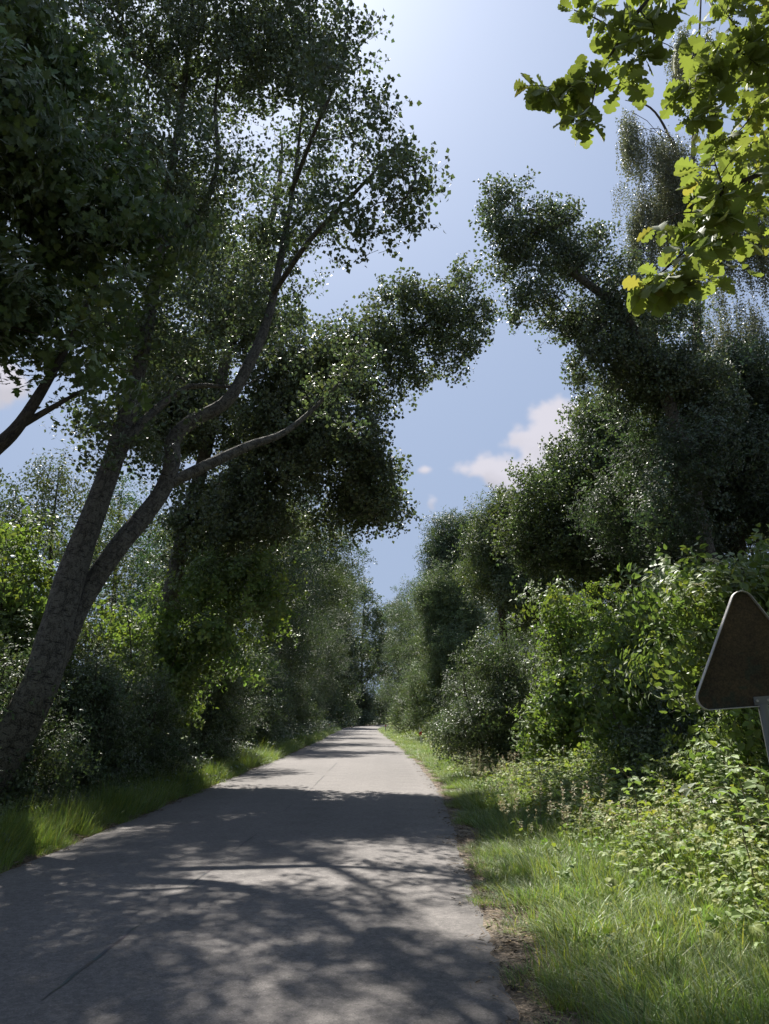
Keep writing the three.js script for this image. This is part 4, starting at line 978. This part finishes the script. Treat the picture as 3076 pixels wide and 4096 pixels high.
// ---------------------------------------------------------------- the oak whose branches hang in from the right
{
  const R = rng(800), rnd = (a) => (R() - 0.5) * 2 * a, base = [5.6, 0, -2.6];
  const root = thing('oak_tree', 'oak with large lobed backlit leaves hanging in at the top right', 'tree', undefined, base);
  const local = (p) => [p[0] - base[0], p[1], p[2] - base[2], p[3]];
  const boughs = OAK.boughs;
  part('trunk', tube(smooth([[5.6, -0.2, -2.6, 0.34], [5.55, 2, -2.65, 0.27], [5.4, 4.5, -2.8, 0.23], [5.3, 7, -2.9, 0.17], [5.2, 9.5, -2.8, 0.08]]).map(local), 12, 0.15, 4), BARK.rough, root);
  const tips = [];
  boughs.forEach((b, k) => {
    const pts = smooth(b, 0.12); part('bough', tube(pts.map(local), 6, 0.1, k), BARK.rough, root);
    for (let i = Math.floor(pts.length * 0.3); i < pts.length; i += 1) {
      const f = i / pts.length; if (R() > 0.7 + 0.3 * f) continue;
      tips.push([V(pts[i][0], pts[i][1], pts[i][2]), V(pts[Math.min(pts.length - 1, i + 1)][0] - pts[i - 1][0], pts[Math.min(pts.length - 1, i + 1)][1] - pts[i - 1][1], pts[Math.min(pts.length - 1, i + 1)][2] - pts[i - 1][2]).normalize(), i === pts.length - 1]);
    }
  });
  // oak leaf shapes, each along +z with its face up
  const shapes = [0, 1, 2, 3].map((k) => { const s = new Soup(), Q = rng(810 + k); leafInto(s, V(0, 0, 0.1), V(0, 0, 1), UPV, 1, 1.0 + 0.15 * Q(), ROWS.oak, [0.18, 0.35, 0.1, 0.26][k], [0.1, 0.3, 0.45, -0.12][k], [1, 1, 1]); return s.geo(); });
  const tones = [leafMat(0.2, 0.255, 0.04, 0.58, 0.25), leafMat(0.24, 0.28, 0.045, 0.58, 0.25), leafMat(0.16, 0.22, 0.04, 0.52, 0.3), leafMat(0.28, 0.26, 0.04, 0.58, 0.2)];
  const twigs = [], spots = [];
  for (const [p, d, end] of tips) {
    const q = R() * 6.283, out = d.clone().multiplyScalar(0.5).add(V(Math.cos(q), rnd(0.8) - 0.15, Math.sin(q) * 0.7)).normalize(), len = end ? 0.04 : 0.06 + R() * 0.2, e = p.clone().addScaledVector(out, len);
    twigs.push(tube([[p.x, p.y, p.z, 0.0045], [(p.x + e.x) / 2, (p.y + e.y) / 2 + 0.01, (p.z + e.z) / 2, 0.0035], [e.x, e.y, e.z, 0.0025]].map(local), 4));
    const n = 6 + Math.floor(R() * 3);
    for (let k = 0; k < n; k++) { const a = k * 2.4 + R(), dir = out.clone().multiplyScalar(0.55).add(V(Math.cos(a), rnd(0.4) - 0.12, Math.sin(a))).normalize(); spots.push([p.clone().lerp(e, 0.65 + 0.35 * R()), dir, 0.125 + R() * 0.06]); }
  }
  part('twigs', mergeGeometries(twigs), BARK.rough, root).userData.kind = 'stuff';
  const m = new THREE.Matrix4(), eye = camera.position;
  spots.sort((a, b) => a[0].distanceTo(eye) - b[0].distanceTo(eye));
  spots.slice(0, 300).forEach(([p, d, l]) => {
    const leaf = part('leaf', shapes[Math.floor(R() * 4)], tones[Math.floor(R() * R() * 4)], root);
    const up = V(rnd(0.75), 1, rnd(0.75)), x = up.clone().cross(d).normalize(), y = d.clone().cross(x);
    leaf.quaternion.setFromRotationMatrix(m.makeBasis(x, y, d)); leaf.position.set(p.x - base[0], p.y, p.z - base[2]); leaf.scale.setScalar(l);
  });
  const fill = shapes.map((g) => g.clone().rotateX(-Math.PI / 2)), more = spots.slice(300).map(([p, d, l]) => [V(p.x - base[0], p.y, p.z - base[2]), d, l, [1, 1, 1]]), rest = [];
  if (more.length) copies('foliage', fill, LEAF.oak, more, root, R);
  for (const l of OAK.lobes) for (let i = 0; i < l[6]; i++) {
    const d = V(rnd(1), rnd(1), rnd(1)).normalize(), r = Math.pow(R(), 0.45), t = 1 + rnd(0.2);
    rest.push([V(l[0] + d.x * l[3] * r - base[0], l[1] + d.y * l[4] * r, l[2] + d.z * l[5] * r - base[2]), d.add(V(rnd(0.8), 0.3, rnd(0.8))).normalize(), 0.8 + R() * 0.4, [t, t, t]]);
  }
  copies('crown', SPRAY.oak, LEAF.oak, rest, root, R);
}

// ---------------------------------------------------------------- bramble canes standing clear of the thicket by the sign
{
  const canes = [
    [[3.05, -6.6], [2.75, 1.12, -6.3], [2.28, 1.02, -6.1], 'arching bramble cane with big pale leaves, leftmost in front of the dark hollow', 8],
    [[3.25, -6.4], [2.95, 1.25, -6.2], [2.62, 1.3, -6.0], 'upright bramble cane below the sign post, its tip leaves standing highest', 8],
    [[3.3, -6.1], [2.9, 0.92, -5.9], [2.5, 0.86, -5.8], 'low bramble cane with broad bright leaves under the sign', 8],
    [[2.7, -8.4], [2.62, 0.95, -8.3], [2.45, 1.15, -8.2], 'short upright bramble cane rising from the thicket left of the dark hollow', 6],
    [[2.2, -11.2], [2.2, 1.0, -11.1], [2.1, 1.3, -11.0], 'upright bramble shoot in the middle of the right thicket', 6],
    [[3.5, -7.4], [3.25, 1.25, -7.3], [3.0, 1.45, -7.2], 'bramble cane at the right frame edge beside the sign post', 7],
  ];
  const leafGeos = [0, 1].map((k) => { const s = new Soup(); trefoil(s, V(0, 0, 0), V(0, 0, 1), UPV, 1, [1, 1, 1], rng(850 + k)); return s.geo(); });
  const tones = [leafMat(0.16, 0.24, 0.04, 0.5, 0.35), leafMat(0.2, 0.29, 0.05, 0.52, 0.3)], m = new THREE.Matrix4();
  canes.forEach(([[bx, bz], mid, tip, label, n], ci) => {
    const R = rng(860 + ci), rnd = (a) => (R() - 0.5) * 2 * a, y0 = groundY(bx, bz) - 0.03, root = thing('bramble_cane', label, 'bramble', 'bramble canes in front of the right thicket', [bx, y0, bz]);
    const pts = smooth([[0, 0, 0, 0.006], [(mid[0] - bx) * 0.45, mid[1] * 0.6, (mid[2] - bz) * 0.45, 0.005], [mid[0] - bx, mid[1], mid[2] - bz, 0.004], [tip[0] - bx, tip[1], tip[2] - bz, 0.002]], 0.05);
    part('stem', tube(pts, 5), leafMat(0.16, 0.13, 0.06, 0.1, 0.2), root);
    for (let k = 0; k < n; k++) {
      const f = 0.5 + 0.5 * (k + 0.5) / n, p = pts[Math.min(pts.length - 1, Math.round(f * (pts.length - 1)))], a = k * 2.4 + R(), d = V(Math.cos(a), 0.1 + rnd(0.3), Math.sin(a)).normalize(), up = V(rnd(0.5), 1, rnd(0.5)), x = up.clone().cross(d).normalize(), y = d.clone().cross(x);
      const lf = part('leaf', leafGeos[k % 2], tones[R() < 0.4 ? 1 : 0], root), e = V(p[0], p[1], p[2]).addScaledVector(d, 0.05);
      lf.quaternion.setFromRotationMatrix(m.makeBasis(x, y, d)); lf.position.copy(e); lf.scale.setScalar((0.1 - 0.045 * Math.max(0, f - 0.75) * 4) * (0.85 + R() * 0.3));
      part('leaf_stalk', tube([[p[0], p[1], p[2], 0.002], [e.x, e.y, e.z, 0.0015]], 4), leafMat(0.16, 0.15, 0.06, 0.1, 0.2), root);
    }
  });
}
{ // one long straw-coloured culm in the right verge
  const root = thing('dry_stalk', 'single long straw-yellow grass stalk leaning in the right verge', 'grass stalk', undefined, [2.98, groundY(2.98, -6.8), -6.8]);
  part('culm', tube(smooth([[0, -0.02, 0, 0.004], [0.05, 0.3, 0.02, 0.0035], [0.13, 0.62, 0.02, 0.0022]], 0.08), 5), leafMat(0.5, 0.42, 0.16, 0.2, 0.2), root);
  const s = new Soup(); leafInto(s, V(0.03, 0.2, 0.01), V(-0.4, 0.5, 0.1), V(0, 0.2, 1), 0.25, 0.02, ROWS.narrow, 0.2, 0.5, [1, 1, 1]); part('leaf_blade', s.geo(), leafMat(0.45, 0.4, 0.15, 0.3, 0.2), root);
}

// ---------------------------------------------------------------- the road sign seen from behind
{
  const root = thing('road_sign', 'back of a rusty triangular road sign on a tilted grey post, right edge', 'road sign', undefined, [2.47, groundY(2.47, -4.75), -4.75]);
  root.rotation.set(0, 0.02, 0.07);
  const N = 512, R = rng(901), n1 = tileNoise(N, 8, 91), n2 = tileNoise(N, 32, 92), n3 = tileNoise(N, 128, 93), n4 = tileNoise(N, 5, 94);
  const rust = dataTexture(N, N, (x, y) => {
    const a = n1(x, y) * 0.5 + n2(x, y) * 0.3 + n3(x, y) * 0.2, moss = sstep(0.55, 0.75, n4(x, y) * 0.6 + n2(x, y) * 0.4), c = [lerp(58, 102, a), lerp(51, 86, a), lerp(40, 62, a)], g = [58, 66, 54];
    return c.map((v, i) => lerp(v, g[i], moss * 0.7) * (0.85 + 0.3 * n3(x, y)));
  });
  const backMat = new THREE.MeshStandardMaterial({ map: rust, roughness: 0.85, metalness: 0.15 });
  const rimMat = new THREE.MeshStandardMaterial({ color: new THREE.Color().setRGB(0.52, 0.5, 0.47), roughness: 0.55, metalness: 0.2 });
  const postMat = new THREE.MeshStandardMaterial({ color: new THREE.Color().setRGB(0.24, 0.25, 0.24), roughness: 0.6, metalness: 0.35 });
  const tri = (side, rad, rev) => { // rounded triangle, bottom edge on y = 0
    const h = side * 0.866, P = [V(-side / 2, 0, 0), V(side / 2, 0, 0), V(0, h, 0)], out = [];
    for (let k = 0; k < 3; k++) {
      const p = P[k], a = P[(k + 2) % 3].clone().sub(p).normalize(), b = P[(k + 1) % 3].clone().sub(p).normalize(), t = rad / Math.tan(Math.PI / 6);
      const c = p.clone().add(a.clone().add(b).normalize().multiplyScalar(rad / Math.sin(Math.PI / 6)));
      const s = p.clone().addScaledVector(a, t).sub(c), e = p.clone().addScaledVector(b, t).sub(c);
      const a0 = Math.atan2(s.y, s.x); let a1 = Math.atan2(e.y, e.x); if (a1 < a0) a1 += Math.PI * 2;
      for (let i = 0; i <= 8; i++) { const q = lerp(a0, a1, i / 8); out.push(new THREE.Vector2(c.x + Math.cos(q) * rad, c.y + Math.sin(q) * rad)); }
    }
    return rev ? out.reverse() : out;
  };
  const S = 0.92, y0 = 1.72, plate = new THREE.ExtrudeGeometry(new THREE.Shape(tri(S - 0.008, 0.072)), { depth: 0.004, bevelEnabled: false });
  { const p = plate.attributes.position, u = plate.attributes.uv; for (let i = 0; i < p.count; i++) u.setXY(i, p.getX(i) / 0.95, p.getY(i) / 0.95); }
  const pl = part('plate', plate, backMat, root, 'rust-brown back face of the plate'); pl.position.set(0, y0 + 0.002, -0.012);
  const ring = new THREE.Shape(tri(S, 0.075)); ring.holes.push(new THREE.Path(tri(S - 0.012, 0.07, true).map((v) => new THREE.Vector2(v.x, v.y + 0.0035))));
  const rim = part('rim', new THREE.ExtrudeGeometry(ring, { depth: 0.028, bevelEnabled: true, bevelSize: 0.0015, bevelThickness: 0.0015, bevelSegments: 2 }), rimMat, root, 'pale worn folded metal rim'); rim.position.set(0, y0, -0.016);
  part('post', tube([[0, -0.4, 0.0, 0.03], [0, 0.8, 0.0, 0.03], [0, y0 + 0.012, 0.0, 0.03]], 18), postMat, root);
  const br = part('bracket', new THREE.BoxGeometry(0.1, 0.05, 0.012), postMat, root); br.position.set(0, y0 + 0.035, 0.0);
  for (const s of [-1, 1]) { const b = part('bolt', new THREE.CylinderGeometry(0.008, 0.008, 0.012, 6).rotateX(Math.PI / 2), rimMat, br); b.position.set(s * 0.035, 0, 0.011); }
}
// ---------------------------------------------------------------- marker posts
{
  const white = new THREE.MeshStandardMaterial({ color: new THREE.Color().setRGB(0.62, 0.6, 0.54), roughness: 0.7 }), red = new THREE.MeshStandardMaterial({ color: new THREE.Color().setRGB(0.42, 0.035, 0.03), roughness: 0.5 });
  for (const [x, z, tilt, label] of [[2.05, -42.5, 0.09, 'white marker post with a red band, leaning in the grass right of the lane'], [0.12, -79, 0, 'farthest right marker post, where the lane starts to bend'], [-6.15, -86, -0.03, 'marker post on the left, deep in shade near the bend']]) {
    const root = thing('marker_post', label, 'marker post', 'white roadside marker posts', [x, groundY(x, z), z]); root.rotation.z = tilt;
    const sh = new THREE.Shape([[-0.06, -0.2], [0.06, -0.2], [0.06, 0.98], [-0.06, 1.06]].map((p) => new THREE.Vector2(...p)));
    part('post', new THREE.ExtrudeGeometry(sh, { depth: 0.05, bevelEnabled: true, bevelSize: 0.008, bevelThickness: 0.008, bevelSegments: 2 }).translate(0, 0, -0.025), white, root);
    const bd = new THREE.Shape([[-0.071, 0.6], [0.071, 0.66], [0.071, 0.86], [-0.071, 0.8]].map((p) => new THREE.Vector2(...p)));
    part('red_band', new THREE.ExtrudeGeometry(bd, { depth: 0.074, bevelEnabled: false }).translate(0, 0, -0.037), red, root);
  }
}
// ---------------------------------------------------------------- cream flower heads of the elder
{
  const elder = scene.getObjectByName('elder_shrub'), R = rng(950), rnd = (a) => (R() - 0.5) * 2 * a, mat = new THREE.MeshStandardMaterial({ color: new THREE.Color().setRGB(0.62, 0.58, 0.36), roughness: 0.9 });
  for (const [x, y, z] of [[3.85, 3.15, -9.0], [4.35, 3.05, -8.9], [4.7, 3.35, -8.9], [3.7, 2.55, -8.95], [4.15, 3.5, -9.2]]) {
    const geos = [];
    for (let k = 0; k < 40; k++) { const a = k * 2.4, r = 0.085 * Math.sqrt(k / 40); geos.push(new THREE.IcosahedronGeometry(0.007 + 0.004 * R(), 0).translate(Math.cos(a) * r, 0.02 - r * r * 2 + rnd(0.006), Math.sin(a) * r)); }
    const f = part('flower_head', mergeGeometries(geos), mat, elder); f.position.set(x - elder.position.x, y, z - elder.position.z); f.rotation.set(rnd(0.4) + 0.2, 0, rnd(0.4));
  }
}
renderer.render(scene, camera);
